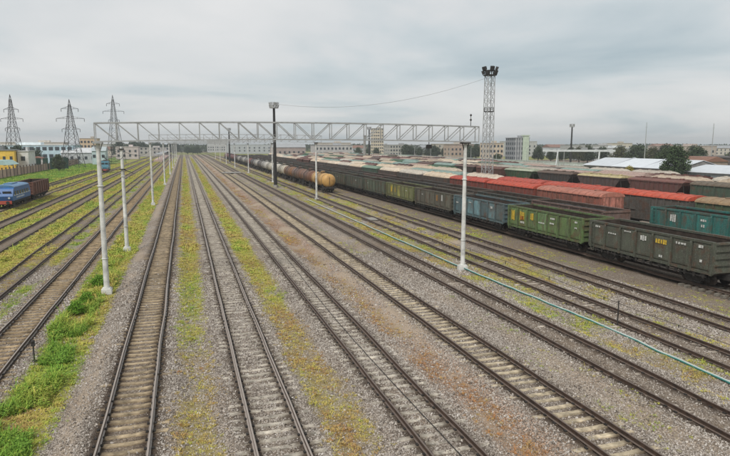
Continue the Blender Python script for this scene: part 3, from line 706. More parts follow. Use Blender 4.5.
def pylon(loc, h, wbase, label, mt, arms, rz, t=.16):
    g = empty('power_pylon', loc, rz); tag(g, label, 'pylon', 'power line pylons')
    b = MB(); zk = h * .62; lattice(b, 0, zk, wbase, wbase * .36, 3.6, t, t * .55); lattice(b, zk, h - 2.2, wbase * .36, .7, 1.7, t * .85, t * .5)
    for s in ((-1, -1), (1, -1), (1, 1), (-1, 1)): b.bar((s[0] * .35, s[1] * .35, h - 2.2), (0, 0, h), t * .7)
    b.build('lattice_body', M[mt], g)
    for (z, L) in arms:
        b = MB()
        for s in (-1, 1):
            for sy in (-.35, .35): b.bar((s * .4, sy, z + .9), (s * L, 0, z), t * .6); b.bar((s * .4, sy, z - .1), (s * L, 0, z), t * .7)
            b.bar((s * L * .5, 0, z + .5), (s * L * .5, 0, z), t * .5)
        b.build('crossarm', M[mt], g)
        for s in (-1, 1): b = MB(); b.lathe([(.03, 0), (.14, -.15), (.07, -.3), (.14, -.5), (.07, -.65), (.14, -.85), (.07, -1.0), (.12, -1.2), (0, -1.3)], 'Z', (s * L, 0, z), 6); b.build('insulator', M['darksteel'], g)
    return g
pylon((-70.5, 292, 0), 31.0, 6.4, 'grey power pylon, leftmost of the three, above the yellow building', 'darksteel', [(16.6, 3.0), (20.6, 4.6), (24.6, 3.0)], R(-12), .15)
pylon((-44.5, 273.5, 0), 28.2, 7.2, 'dark power pylon, middle one of the three at the left', 'darksteel', [(16.0, 3.6), (20.3, 5.6), (24.3, 3.4)], R(-12), .15)
pylon((-33.6, 331, 0), 34.6, 7.6, 'grey power pylon just left of the nearest gantry end', 'darksteel', [(22.0, 2.7), (26.4, 5.2), (30.2, 3.2)], R(-12), .14)
# ------------------------------------------------------------------ freight wagons (length along Y, centre at the origin)
RT = .265                                              # top of rail
def bogie_mesh(with_wheels):
    b = MB()
    prof = [(-1.25, .62), (-1.2, .95), (-.55, 1.02), (-.3, 1.12), (.3, 1.12), (.55, 1.02), (1.2, .95), (1.25, .62), (.75, .62), (.55, .42), (-.55, .42), (-.75, .62)]
    for s in (-1, 1):
        a, c = sorted((s * .98, s * 1.12)); b.prism(prof, 'X', a, c)
        for y in (-.95, .95): b.tube((s * 1.12, y, .74), (s * 1.2, y, .74), .13, .11, 8)
        for y in (-.15, 0, .15): b.tube((s * 1.04, y, .55), (s * 1.04, y, .85), .06, .06, 6)
    b.box((0, 0, .95), (2.0, .45, .3))
    for y in (-.95, .95): b.tube((-1.0, y, .72), (1.0, y, .72), .09, .09, 8)
    if with_wheels:
        for y in (-.95, .95):
            for s in (-1, 1): b.tube((s * .73, y, .72), (s * .86, y, .72), .455, .455, 14, 1)
    return b.mesh('bogie', [M['under'], M['wheel']])
BOGIE, BOGIE_N = bogie_mesh(True), bogie_mesh(False)
b = MB(); b.lathe([(0, -.03), (.43, -.03), (.455, 0), (.455, .11), (.485, .11), (.485, .14), (.3, .14), (.26, .1), (.1, .12), (0, .12)], 'X', n=16); WHEEL = b.mesh('wheel', M['wheel'])
b = MB(); b.box((0, .25, 0), (.22, .6, .24)); b.box((.06, .66, 0), (.16, .35, .3)); b.box((-.12, .6, 0), (.12, .22, .26)); COUPLER = b.mesh('coupler', M['under'])
def add_running_gear(w, bc, near, half):
    for s in (-1, 1):
        bg = put('bogie', BOGIE_N if near else BOGIE, w, (0, s * bc, 0))
        if near:
            for y in (-.95, .95):
                for k in (-1, 1): put('wheel', WHEEL, bg, (k * .72, y, .72), rot=(0, 0, 0 if k < 0 else math.pi))
        put('coupler', COUPLER, w, (0, s * half, 1.05), rot=(0, 0, 0 if s > 0 else math.pi))
GL, GW, GB, GT = 12.1, 1.55, 1.28, 3.36                # gondola length, half width, floor, top
NP = 7
def gondola_parts():
    P = {}
    b = MB(); b.box((0, 0, GB - .06), (2 * GW - .24, GL - .2, .12), 1); b.box((0, 0, GB - .3), (.5, GL + .3, .4)); 
    for y in np.linspace(-GL / 2 + .9, GL / 2 - .9, 7): b.box((0, y, GB - .2), (2 * GW - .2, .16, .2))
    P['underframe'] = b.mesh('underframe', [M['under'], M['inner']])
    b = MB(); b.box((0, 0, GT - .07), (.20, GL, .16)); b.box((0, 0, GB + .0), (.14, GL, .2)); b.box((-.045, 0, (GT + GB) / 2), (.02, GL - .1, GT - GB - .1), 1)
    for i in range(NP + 1): b.prism([(.0, GB - .12), (.14, GB - .12), (.14, GT - .3), (.09, GT - .14), (.0, GT - .14)], 'Y', -GL / 2 + .09 + (GL - .18) * i / NP - .085, -GL / 2 + .09 + (GL - .18) * i / NP + .085)
    P['side_wall'] = b.mesh('side_wall', [M['paint'], M['inner']])
    pw = (GL - .18) / NP - .17; ph = GT - GB - .26; b = MB()
    v = []
    for (x, a, c) in ((0, .5, .5), (.035, .46, .46), (.05, .32, .38)):
        for (sy, sz) in ((-1, -1), (1, -1), (1, 1), (-1, 1)): v.append((x, sy * pw * a, sz * ph * c))
    b.add(v, [(0, 1, 5, 4), (1, 2, 6, 5), (2, 3, 7, 6), (3, 0, 4, 7), (4, 5, 9, 8), (5, 6, 10, 9), (6, 7, 11, 10), (7, 4, 8, 11), (8, 9, 10, 11)])
    P['panel'] = b.mesh('panel', M['paint'])
    b = MB(); b.box((0, -.02, (GT + GB) / 2), (2 * GW - .1, .06, GT - GB - .04)); b.box((0, -.065, (GT + GB) / 2), (2 * GW - .25, .02, GT - GB - .1), 1)
    for z in np.linspace(GB + .12, GT - .1, 5): b.box((0, .05, z), (2 * GW + .04, .13, .13))
    for s in (-1, 1): b.box((s * (GW - .05), .03, (GT + GB) / 2), (.16, .14, GT - GB))
    P['end_wall'] = b.mesh('end_wall', [M['paint'], M['inner']])
    b = MB()
    for k in (-.18, .18): b.box((0, k, 2.1), (.04, .04, 2.3))
    for z in np.arange(1.1, 3.2, .32): b.box((0, 0, z), (.035, .36, .035))
    P['ladder'] = b.mesh('ladder', M['paint'])
    b = MB()
    for i in range(15):
        y = -GL / 2 + .7 + i * (GL - 1.4) / 14
        b.prism([(y - .14, GB - .1), (y + .14, GB - .1), (y + .06, GB - .42), (y - .06, GB - .42)], 'X', -.05, .05)
    b.box((0, 0, GB - .3), (.06, GL - 1, .07)); P['hatch_gear'] = b.mesh('hatch_gear', M['under'])
    b = MB(); b.tube((0, -.55, .78), (0, .55, .78), .2, .2, 10); b.box((.3, .9, .85), (.3, .4, .3)); b.bar((0, -2, .8), (0, 2, .85), .06); P['brake_gear'] = b.mesh('brake_gear', M['under'])
    return P
GP = gondola_parts()
def shade(c, k): return tuple(max(0, min(1, v * k)) for v in c)
def gondola_near(c, marks=(), panels=None):
    w = empty('gondola_wagon'); r = random.Random(str(c))
    put('underframe', GP['underframe'], w); c = shade(c, .8); panels = [p and shade(p, .82) for p in panels] if panels else None
    for s in (-1, 1):
        sw = put('side_wall', GP['side_wall'], w, (s * (GW - .1), 0, 0), shade(c, .8), (0, 0, 0 if s > 0 else math.pi))
        for i in range(NP):
            y = -GL / 2 + .09 + (GL - .18) * (i + .5) / NP
            cc = panels[i] if (panels and s < 0 and panels[i]) else c
            put('panel', GP['panel'], sw, (.0, y, (GT + GB) / 2 + .0), shade(cc, r.uniform(.74, 1.22)), (r.gauss(0, .006), r.gauss(0, .008), r.gauss(0, .006)))
        hg = put('hatch_gear', GP['hatch_gear'], w, (s * (GW - .12), 0, 0))
        put('end_wall', GP['end_wall'], w, (0, s * (GL / 2 + .005), 0), shade(c, .9), (0, 0, 0 if s > 0 else math.pi))
        put('ladder', GP['ladder'], w, (s * (GW + .1), -s * (GL / 2 - .5), 0), shade(c, .9))
    put('brake_gear', GP['brake_gear'], w)
    add_running_gear(w, 4.25, True, GL / 2)
    # stencilled marks on the side that faces the tracks
    for (pi_, z, wd, ht, mc) in marks:
        y = GL / 2 - .09 - (GL - .18) * (pi_ + .5) / NP
        b = MB(); x0 = -wd / 2; rr = random.Random(pi_ * 7 + int(z * 10))
        while x0 < wd / 2 - .05:
            ww = rr.uniform(.10, .2); b.box((0, x0 + ww / 2, 0), (.012, ww, ht * rr.uniform(.75, 1))); x0 += ww + rr.uniform(.04, .09)
        o = b.build('stencil_mark', M['mark'], w, mc); o.location = (-GW - .0, y, z)
    return w
def body_gondola():
    b = MB(); b.box((0, 0, GB - .06), (2 * GW - .2, GL - .2, .12), 1); b.box((0, 0, GB - .3), (.5, GL + .3, .4), 1)
    for s in (-1, 1):
        b.box((s * (GW - .1), 0, (GT + GB) / 2), (.08, GL, GT - GB)); b.box((s * (GW - .155), 0, (GT + GB) / 2), (.02, GL - .2, GT - GB - .1), 1); b.box((s * (GW - .06), 0, GT - .05), (.2, GL + .004, .14))
        for i in range(NP + 1): b.box((s * (GW - .0), -GL / 2 + .09 + (GL - .18) * i / NP, (GT + GB) / 2 - .12), (.12, .17, GT - GB - .12))
        b.box((0, s * (GL / 2 - .03), (GT + GB) / 2), (2 * GW - .24, .06, GT - GB - .03)); b.box((0, s * (GL / 2 - .07), (GT + GB) / 2), (2 * GW - .3, .02, GT - GB - .1), 1)
        for z in (1.6, 2.3, 3.2): b.box((0, s * (GL / 2 + .03), z), (2 * GW, .1, .13))
    return b.mesh('body', [M['paint'], M['inner']])
BODY_G = body_gondola()
b = MB()
for s in (-1, 1): b.box((s * .9, 0, 1.55), (.08, 4.2, .55))
LOADM = plain_mat('coal_load', (.03, .028, .026), .6, 6, .95, .9)
b = MB(); nxl, nyl = 8, 24; v = []
for j in range(nyl + 1):
    for i in range(nxl + 1):
        u, w_ = i / nxl - .5, j / nyl - .5
        v.append((u * 2.75, w_ * 11.7, 2.75 + .45 * (1 - (2 * u) ** 2) * (1 - (2 * w_) ** 6) + random.uniform(-.08, .08)))
b.add(v, [(j * 9 + i, j * 9 + i + 1, j * 9 + i + 10, j * 9 + i + 9) for j in range(nyl) for i in range(nxl)]); COAL = b.mesh('load', LOADM)
def far_wagon(kind):
    w = empty({'gondola': 'gondola_wagon', 'covered': 'covered_wagon', 'hopper': 'hopper_wagon', 'grain': 'grain_hopper_wagon'}[kind])
    return w
def covered_meshes():
    L, hw = 12.2, 1.55; B = {}
    b = MB(); b.box((0, 0, 2.55), (2 * hw - .14, L - .02, 2.7)); b.box((0, 0, 1.1), (.6, L + .3, .34), 1); b.box((0, 0, 1.17), (2 * hw - .1, L, .14), 1)
    for s in (-1, 1):
        for i in range(13):
            if abs(i - 6) > 1: b.box((s * (hw - .03), -L / 2 + .1 + (L - .2) * i / 12, 2.5), (.12, .12, 2.6))
        for i in range(4): b.box((-hw + .25 + i * (2 * hw - .5) / 3, s * (L / 2 + .01), 2.55), (.13, .13, 2.7))
        for z in (1.3, 2.3, 3.86): b.box((0, s * (L / 2 + .02), z), (2 * hw, .06, .1)); b.box((s * (hw - .01), 0, z), (.07, L + .006, .09))
    B['body'] = b.mesh('body', [M['paint'], M['under']])
    b = MB(); arc = [(-hw - .06, 3.86)] + [(math.cos(a) * (hw + .06), 3.9 + .48 * math.sin(a)) for a in np.linspace(math.pi, 0, 11)] + [(hw + .06, 3.86)]
    b.prism(arc, 'Y', -L / 2 - .08, L / 2 + .08)
    arc2 = [(x * 1.012, z + .03) for x, z in arc]
    for i in range(11): y = -L / 2 + .4 + (L - .8) * i / 10; b.prism(arc2, 'Y', y - .05, y + .05)
    B['roof'] = b.mesh('roof', M['roofpaint'])
    b = MB(); b.box((0, 0, 2.5), (.12, 2.3, 2.45)); 
    for y in (-.75, 0, .75): b.box((.06, y, 2.5), (.06, .1, 2.4))
    b.box((.08, 0, 2.4), (.05, .5, .08)); B['door'] = b.mesh('door', M['paint'])
    # hatch on the roof
    b = MB(); b.tube((0, 0, 4.3), (0, 0, 4.48), .38, .36, 10); B['hatch'] = b.mesh('hatch', M['paint'])
    return B
CV = covered_meshes()
def covered(c, rc, near=False):
    w = empty('covered_wagon'); put('body', CV['body'], w, color=c); rf = put('roof', CV['roof'], w, color=rc)
    if near:
        for y in (-3.6, 0, 3.6): put('hatch', CV['hatch'], rf, (0, y, 0), shade(rc, .85))
        for s in (-1, 1): put('door', CV['door'], w, (s * (1.5), 0, 0), shade(c, .85), (0, 0, 0 if s > 0 else math.pi))
    add_running_gear(w, 4.2, near, 6.1); return w
def hopper_meshes():
    B = {}; hw = 1.55
    prof = [(-5.7, 3.95), (5.7, 3.95), (5.5, 3.5), (3.3, 1.25), (-3.3, 1.25), (-5.5, 3.5)]
    b = MB(); b.prism(prof, 'X', -hw + .06, hw - .06); b.box((0, 0, 1.12), (.6, 12.2, .3), 1); b.box((0, 0, 1.3), (2.4, 12.0, .12), 1)
    for s in (-1, 1):
        for i in range(11):
            y = -5 + i; zl = 1.3 if abs(y) < 3.3 else 1.25 + (abs(y) - 3.3) / 2.2 * 2.25
            b.box((s * (hw - .02), y, (zl + 3.9) / 2), (.12, .1, 3.9 - zl))
        b.box((s * (hw - .02), 0, 3.88), (.14, 11.4, .14))
        for k in (-1, 1): b.bar((k * 1.2, s * 5.9, 1.3), (k * 1.2, s * 5.5, 3.5), .1, m=1); b.box((k * 1.2, s * 5.9, 1.25), (.12, .5, .1), 1)
    B['body'] = b.mesh('body', [M['paint'], M['under']])
    b = MB(); arc = [(-hw, 3.97), (-hw * .75, 4.2), (0, 4.34), (hw * .75, 4.2), (hw, 3.97)]; b.prism(arc, 'Y', -5.75, 5.75)
    b.box((0, 0, 4.4), (.5, 11, .06))
    for y in (-4, -1.35, 1.35, 4): b.tube((0, y, 4.3), (0, y, 4.52), .36, .34, 8)
    B['roof'] = b.mesh('roof', M['roofpaint'])
    prof = [(-6.0, 3.8), (6.0, 3.8), (6.0, 2.6), (3.6, 1.2), (-3.6, 1.2), (-6.0, 2.6)]
    b = MB(); b.prism(prof, 'X', -hw + .02, hw - .02); b.box((0, 0, 1.12), (.6, 12.2, .3), 1)
    for s in (-1, 1):
        for i in range(9): b.box((s * (hw), -5.6 + 1.4 * i, 3.0), (.08, .1, 1.5))
        b.box((0, s * 5.9, 1.6), (2.6, .1, .9), 1)
    B['grain_body'] = b.mesh('body', [M['paint'], M['under']])
    b = MB(); secs = [(-5.6, .55, .35), (-5.3, .88, .75), (-4.7, 1, 1), (4.7, 1, 1), (5.3, .88, .75), (5.6, .55, .35)]; v = []
    for (y, kx, kz) in secs: v += [(math.cos(a) * hw * kx, y, 3.8 + .68 * kz * math.sin(a)) for a in np.linspace(math.pi, 0, 11)]
    b.add(v, [(k * 11 + i, k * 11 + i + 1, (k + 1) * 11 + i + 1, (k + 1) * 11 + i) for k in range(5) for i in range(10)] + [tuple(range(10, -1, -1)), tuple(range(55, 66))])
    b.box((0, 0, 4.50), (.5, 8.6, .05))
    for y in (-3.9, -1.3, 1.3, 3.9): b.tube((0, y, 4.4), (0, y, 4.6), .36, .34, 8)
    B['grain_roof'] = b.mesh('roof', M['roofpaint'])
    return B
HP = hopper_meshes()
def hopper(c, rc, grain=False):
    w = empty('grain_hopper_wagon' if grain else 'hopper_wagon')
    put('body', HP['grain_body' if grain else 'body'], w, color=c); put('roof', HP['grain_roof' if grain else 'roof'], w, color=rc)
    add_running_gear(w, 4.2, False, 6.05); return w
def gondola_far(c, load=False):
    w = empty('gondola_wagon'); put('body', BODY_G, w, color=c)
    if load: put('load', COAL, w)
    add_running_gear(w, 4.25, False, GL / 2); return w
def tank_meshes():
    B = {}; r = 1.36; zc = 2.5; hl = 5.35
    prof = [(0, -hl - .42), (.5, -hl - .39), (.95, -hl - .27), (1.2, -hl - .1), (r, -hl + .2), (r, -2), (r, 2), (r, hl - .2), (1.2, hl + .1), (.95, hl + .27), (.5, hl + .39), (0, hl + .42)]
    b = MB(); b.lathe(prof, 'Y', (0, 0, zc), 28); B['barrel'] = b.mesh('barrel', M['paint_tank'])
    b = MB(); b.tube((0, 0, zc + r - .15), (0, 0, zc + r + .3), .48, .48, 14); b.lathe([(.48, 0), (.35, .1), (0, .14)], 'Z', (0, 0, zc + r + .3), 14); b.tube((0, 1.1, zc + r - .1), (0, 1.1, zc + r + .18), .14, .14, 8); B['dome'] = b.mesh('dome', M['paint_tank'])
    b = MB()
    for y in (-4.4, -1.6, 1.6, 4.4): b.lathe([(r + .005, -.06), (r + .025, -.05), (r + .025, .05), (r + .005, .06)], 'Y', (0, y, zc), 28)
    B['strap'] = b.mesh('straps', M['under'])
    b = MB(); b.box((0, 0, 1.12), (.6, 11.9, .34)); 
    for y in (-4.2, 4.2): b.prism([(-1.1, 1.2), (1.1, 1.2), (1.3, 1.75), (-1.3, 1.75)], 'Y', y - .3, y + .3)
    for s in (-1, 1): b.box((0, s * 5.85, 1.15), (2.7, .18, .36)); b.bar((s * 1.2, 5.8, 1.2), (s * 1.2, 4.4, 1.6), .08); b.bar((s * 1.2, -5.8, 1.2), (s * 1.2, -4.4, 1.6), .08)
    B['underframe'] = b.mesh('underframe', M['under'])
    b = MB()
    for s in (-1, 1):
        for k in (-.22, .22): b.bar((s * 1.62, k, 1.1), (s * 1.62, k, 3.1), .045); b.bar((s * 1.62, k, 3.1), (s * .5, k, 4.25), .045)
        for z in np.arange(1.3, 3.1, .35): b.box((s * 1.62, 0, z), (.04, .44, .04))
    b.box((0, .75, 3.9), (1.3, .5, .04)); b.box((0, -.75, 3.9), (1.3, .5, .04)); B['ladder'] = b.mesh('ladder', M['darksteel'])
    return B
m, t, bs = mat('tank_paint')
oi = t.nodes.new('ShaderNodeObjectInfo'); v_ = objvec(t, (1.6, 1.6, .4)); st = noise(t, 2.2, 6, v_, .65).outputs['Fac']; bl = noise(t, .9, 6, objvec(t), .6).outputs['Fac']
tcn = t.nodes.new('ShaderNodeTexCoord'); sz = t.nodes.new('ShaderNodeSeparateXYZ'); t.links.new(tcn.outputs['Object'], sz.inputs[0])
spill = ramp(t, math_(t, 'SUBTRACT', 1.0, math_(t, 'MULTIPLY', math_(t, 'ABSOLUTE', sz.outputs[1]), .28)), [(.25, 0.0), (.9, 1.0)])
c = mixc(t, math_(t, 'MULTIPLY', ramp(t, st, [(.35, .1), (.62, 1.0)]), math_(t, 'ADD', math_(t, 'MULTIPLY', spill, .6), .22)), oi.outputs['Color'], (.05, .04, .034))
c = mixc(t, ramp(t, bl, [(.52, 0.0), (.68, .45)]), c, (.13, .06, .03))
t.links.new(c, bs.inputs['Base Color']); bs.inputs['Roughness'].default_value = .5; M['paint_tank'] = m
TK = tank_meshes()
def tank(c, near):
    w = empty('tank_wagon'); put('barrel', TK['barrel'], w, color=c); put('dome', TK['dome'], w, color=shade(c, .6)); put('straps', TK['strap'], w); put('underframe', TK['underframe'], w); put('ladder', TK['ladder'], w)
    add_running_gear(w, 3.9, near, 5.9)
    if near:
        b = MB(); b.box((0, -5.79, 2.5), (.08, .03, 1.5)); b.build('end_stripe', M['under'], w)
    return w
def place(w, x, y, label, cat, group=None):
    w.location = (x, y, 0); tag(w, label, cat, group); return w

# --- nearest row: open wagons
WH = (.60, .60, .56); YEL = (.62, .42, .05); RED = (.45, .05, .03)
gy0 = 29.2 + GL / 2; PITCH = 13.13
GRN = (.145, .235, .075); yg = (.36, .35, .08)
specs = [((.105, .118, .085), [(0, 2.95, .55, .16, WH), (1, 2.6, .9, .12, WH), (2, 3.0, .7, .1, WH), (3, 2.75, .5, .42, WH), (4, 2.75, .95, .34, YEL), (5, 2.9, .9, .16, WH), (6, 2.95, .3, .2, WH), (6, 2.0, .28, .22, WH), (4, 1.7, .3, .2, WH)], None, 'dark grey green open wagon, nearest one at the right edge'),
         (GRN, [(0, 2.4, .55, 1.1, YEL), (1, 2.5, .75, .9, YEL), (1, 2.3, .5, .45, RED), (1, 1.85, .8, .2, WH), (2, 2.6, .6, .7, YEL), (3, 2.2, .9, .13, WH), (4, 2.8, .7, .18, WH), (4, 2.35, .5, .16, WH), (6, 2.9, .5, .16, WH), (6, 2.4, .4, .14, WH)], [None, (.18, .26, .07), None, (.15, .27, .10), None, (.17, .27, .09), None], 'bright green open wagon with yellow patches on its side'),
         ((.12, .21, .235), [(0, 2.5, .5, .14, WH), (2, 2.8, .6, .12, WH), (5, 2.7, .5, .3, WH)], [None, (.17, .31, .36), (.15, .29, .33), (.18, .33, .37), None, (.2, .35, .38), (.10, .14, .14)], 'pale blue open wagon behind the green one, beside the right gantry mast'),
         ((.135, .13, .095), [(1, 2.6, .5, .14, WH), (4, 2.5, .5, .8, (.35, .18, .06)), (5, 2.6, .3, .9, WH)], None, 'grey brown open wagon between the pale blue and the yellow green ones'),
         ((.20, .22, .08), [(1, 2.4, .5, 1.0, YEL), (2, 2.4, .45, .9, (.45, .3, .06)), (5, 2.6, .5, .13, WH)], [None, yg, None, yg, None, (.24, .26, .08), None], 'yellow green open wagon in the nearest row'),
         ((.095, .125, .08), [(1, 2.6, .5, .14, WH)], None, 'dark green open wagon next beyond the yellow green one'),
         ((.09, .115, .085), [(4, 2.6, .4, .3, WH)], None, 'dark green open wagon, second beyond the yellow green one'),
         ((.10, .115, .07), [(3, 2.6, .5, .14, WH)], None, 'dark olive open wagon beside the yellow ended tank wagon')]
for i, (c, mk, pn, lb) in enumerate(specs):
    place(gondola_near(c, mk, pn), TX['H'], gy0 + i * PITCH, lb, 'open wagon', 'nearest row of open wagons')
DARKS = [(.06, .075, .05), (.05, .06, .05), (.075, .06, .045), (.06, .08, .07), (.09, .06, .045)]
for i in range(8, 26):
    place(gondola_far(DARKS[i % 5]), TX['H'], gy0 + i * PITCH, 'dark open wagon behind the tank wagons', 'open wagon', 'far part of the nearest row of open wagons')
# --- second row: open wagons seen only by their rims
for i in range(1, 26):
    c = [(.075, .06, .05), (.16, .10, .085), (.06, .07, .06), (.10, .08, .065), (.055, .06, .055)][i % 5]
    nearw = i < 4
    place(gondola_far(c, load=i % 3 == 1), ROWS_X[0], 39.5 + i * 13.2, ['', 'rusty pink rimmed open wagon of the second row, behind the green one', 'open wagon of the second row behind the pale blue one', 'dark open wagon of the second row behind the grey brown one'][i] if nearw else 'dark open wagon in the second row of freight wagons', 'open wagon', 'second row of open wagons')
# --- third row: teal open wagon, salmon and red covered wagons, then beige roofs
TEAL = (.03, .21, .185)
w = gondola_near(TEAL, [(1, 2.6, .75, .7, WH), (3, 2.75, .7, .2, WH), (3, 2.3, .4, .25, WH), (5, 2.9, .5, .25, WH), (5, 2.4, .9, .2, WH), (6, 1.9, .8, .14, WH)], None)
w.scale = (1, 1, 1.08); place(w, ROWS_X[1], 40.6, 'teal open wagon with white markings behind the nearest row', 'open wagon')
w = covered((.30, .10, .07), (.44, .165, .115), True)
b = MB(); b.box((0, -6.135, 2.6), (2.9, .02, 2.5)); [b.box((x, -6.16, 2.6), (.1, .06, 2.5)) for x in (-.95, 0, .95)]; b.build('end_sheet', M['paint'], w, (.50, .20, .15))
place(w, ROWS_X[1], 60.2, 'salmon red covered wagon with faded pink roof and pale end', 'covered wagon')
w = covered((.22, .05, .035), (.50, .07, .035), True); place(w, ROWS_X[1], 73.4, 'dark red covered wagon with bright red roof, next beyond the salmon one', 'covered wagon')
w = covered((.20, .045, .033), (.44, .06, .035), True); place(w, ROWS_X[1], 86.6, 'dark red covered wagon with red roof beside the lattice tower', 'covered wagon')
BEI = [(.64, .51, .37), (.55, .49, .41), (.68, .57, .44), (.52, .41, .31)]
seq3 = ['grain'] * 3 + ['greenroof'] + ['grain'] * 5 + ['hop'] * 2 + ['grain'] * 5 + ['gon'] * 6
for i, k in enumerate(seq3):
    y = 99.8 + i * 13.2
    if k == 'grain': w = hopper((.05, .045, .04) if i % 2 else (.07, .05, .04), BEI[i % 4], True); lb = 'beige roofed grain hopper wagon in the third row'; cat = 'hopper wagon'
    elif k == 'greenroof': w = covered((.04, .09, .06), (.20, .30, .22)); lb = 'covered wagon with pale green roof in the third row'; cat = 'covered wagon'
    elif k == 'hop': w = hopper((.12, .04, .03), (.16, .06, .045)); lb = 'red brown hopper wagon in the far third row'; cat = 'hopper wagon'
    else: w = gondola_far(DARKS[i % 5]); lb = 'dark open wagon at the far end of the third row'; cat = 'open wagon'
    place(w, ROWS_X[1], y, lb, cat, 'third row of freight wagons')
# --- fourth row: bright red roofs, a greenish pink roof at the right edge
w = covered((.07, .12, .06), (.30, .20, .11), True); place(w, ROWS_X[2], 40.8, 'covered wagon with blotchy pink and green roof at the right edge', 'covered wagon')
w = covered((.10, .09, .08), (.54, .08, .038), True); place(w, ROWS_X[2], 54.0, 'covered wagon with vivid orange red roof behind the salmon one', 'covered wagon')
w = covered((.12, .05, .04), (.46, .068, .038), True); place(w, ROWS_X[2], 67.2, 'covered wagon with orange red roof, middle one of the fourth row', 'covered wagon')
w = covered((.12, .05, .04), (.45, .07, .045), True); place(w, ROWS_X[2], 80.4, 'covered wagon with crimson roof, third red roof of the fourth row', 'covered wagon')
w = hopper((.08, .06, .05), (.60, .50, .40), True); place(w, ROWS_X[2], 93.6, 'cream roofed grain hopper wagon just right of the lattice tower', 'hopper wagon')
for i in range(20):
    y = 106.8 + i * 13.2; k = ['teal', 'teal', 'grain', 'grain', 'hop', 'grain', 'hop'][i % 7]
    if k == 'teal': w = covered((.04, .12, .10), (.25, .35, .31)); lb = 'covered wagon with pale teal roof in the fourth row'; cat = 'covered wagon'
    elif k == 'grain': w = hopper((.06, .05, .045), BEI[(i + 1) % 4], True); lb = 'beige roofed grain hopper wagon in the fourth row'; cat = 'hopper wagon'
    else: w = hopper((.11, .045, .035), (.15, .06, .05)); lb = 'brown hopper wagon in the fourth row'; cat = 'hopper wagon'
    place(w, ROWS_X[2], y, lb, cat, 'fourth row of freight wagons')
ORD = ['', '', '', 'fifth', 'sixth', 'seventh', 'eighth', 'ninth', 'tenth', 'eleventh', 'twelfth']
# --- seventh row: dark and brown hoppers right of the lattice tower
big = [(62.0, 'covered', (.05, .09, .06), (.13, .10, .07), 'dark covered wagon at the right edge of the seventh row'),
       (75.2, 'hop', (.13, .045, .04), (.18, .07, .055), 'red brown hopper wagon in front of the big dark tree'),
       (88.4, 'hop', (.085, .055, .055), (.50, .42, .22), 'purple brown hopper wagon with yellow roof'),
       (101.6, 'hop', (.040, .035, .034), (.11, .07, .05), 'near black hopper wagon below the right floodlight mast'),
       (114.8, 'hop', (.035, .085, .035), (.42, .46, .34), 'dark green hopper wagon in the seventh row'),
       (128.0, 'cov2', (.12, .045, .035), (.15, .06, .045), 'red brown round roofed wagon beyond the dark green hopper'),
       (141.2, 'hop', (.045, .032, .028), (.12, .06, .05), 'dark brown hopper wagon right of the lattice tower')]
for (y, k, c, rc, lb) in big:
    w = covered(c, rc) if k in ('covered', 'cov2') else hopper(c, rc)
    place(w, ROWS_X[5], y, lb, 'covered wagon' if k[0] == 'c' else 'hopper wagon', 'seventh row of freight wagons')
PAL = [('grain', 'beige roofed grain hopper wagon'), ('grain', 'beige roofed grain hopper wagon'), ('hop', 'red brown hopper wagon'), ('grain', 'beige roofed grain hopper wagon'), ('green', 'dark green roofed covered wagon'), ('pink', 'faded pink roofed covered wagon'), ('teal', 'pale teal roofed covered wagon'), ('hop', 'red brown hopper wagon'), ('hop', 'red brown hopper wagon'), ('grain', 'beige roofed grain hopper wagon'), ('dark', 'dark grey roofed covered wagon')]
BROWN = [(.12, .04, .03), (.10, .05, .04), (.14, .05, .04)]
for ri, (y0, y1) in {3: (122, 340), 4: (138, 360), 5: (154.4, 370), 6: (64, 380), 7: (70, 390), 8: (96, 390), 9: (150, 400), 10: (190, 400)}.items():
    rr = random.Random(ri * 13); y = y0; i = 0
    while y < y1:
        k, lb = rr.choice(PAL if ri not in (6,) or y > 160 else PAL[:2] + PAL[3:4] + PAL[:2] + PAL[5:6]); i += 1
        rc = shade(BEI[rr.randrange(4)], rr.uniform(.6, 1.0))
        if k == 'grain': w = hopper(rr.choice([(.05, .05, .045), (.10, .06, .05), (.22, .18, .13)]), rc, True); cat = 'hopper wagon'
        elif k == 'hop': w = hopper(rr.choice(BROWN), rr.choice(BROWN)); cat = 'hopper wagon'
        else: w = covered({'dark': (.06, .055, .05), 'green': (.03, .08, .04), 'pink': (.2, .1, .08), 'teal': (.04, .12, .10)}[k], {'dark': (.14, .125, .11), 'green': (.04, .12, .06), 'pink': (.44, .31, .26), 'teal': (.25, .36, .32)}[k]); cat = 'covered wagon'
        place(w, ROWS_X[ri], y, '%s in the %s row' % (lb, ORD[ri]), cat, '%s row of freight wagons' % ORD[ri])
        y += 13.2 if rr.random() > .06 else 20
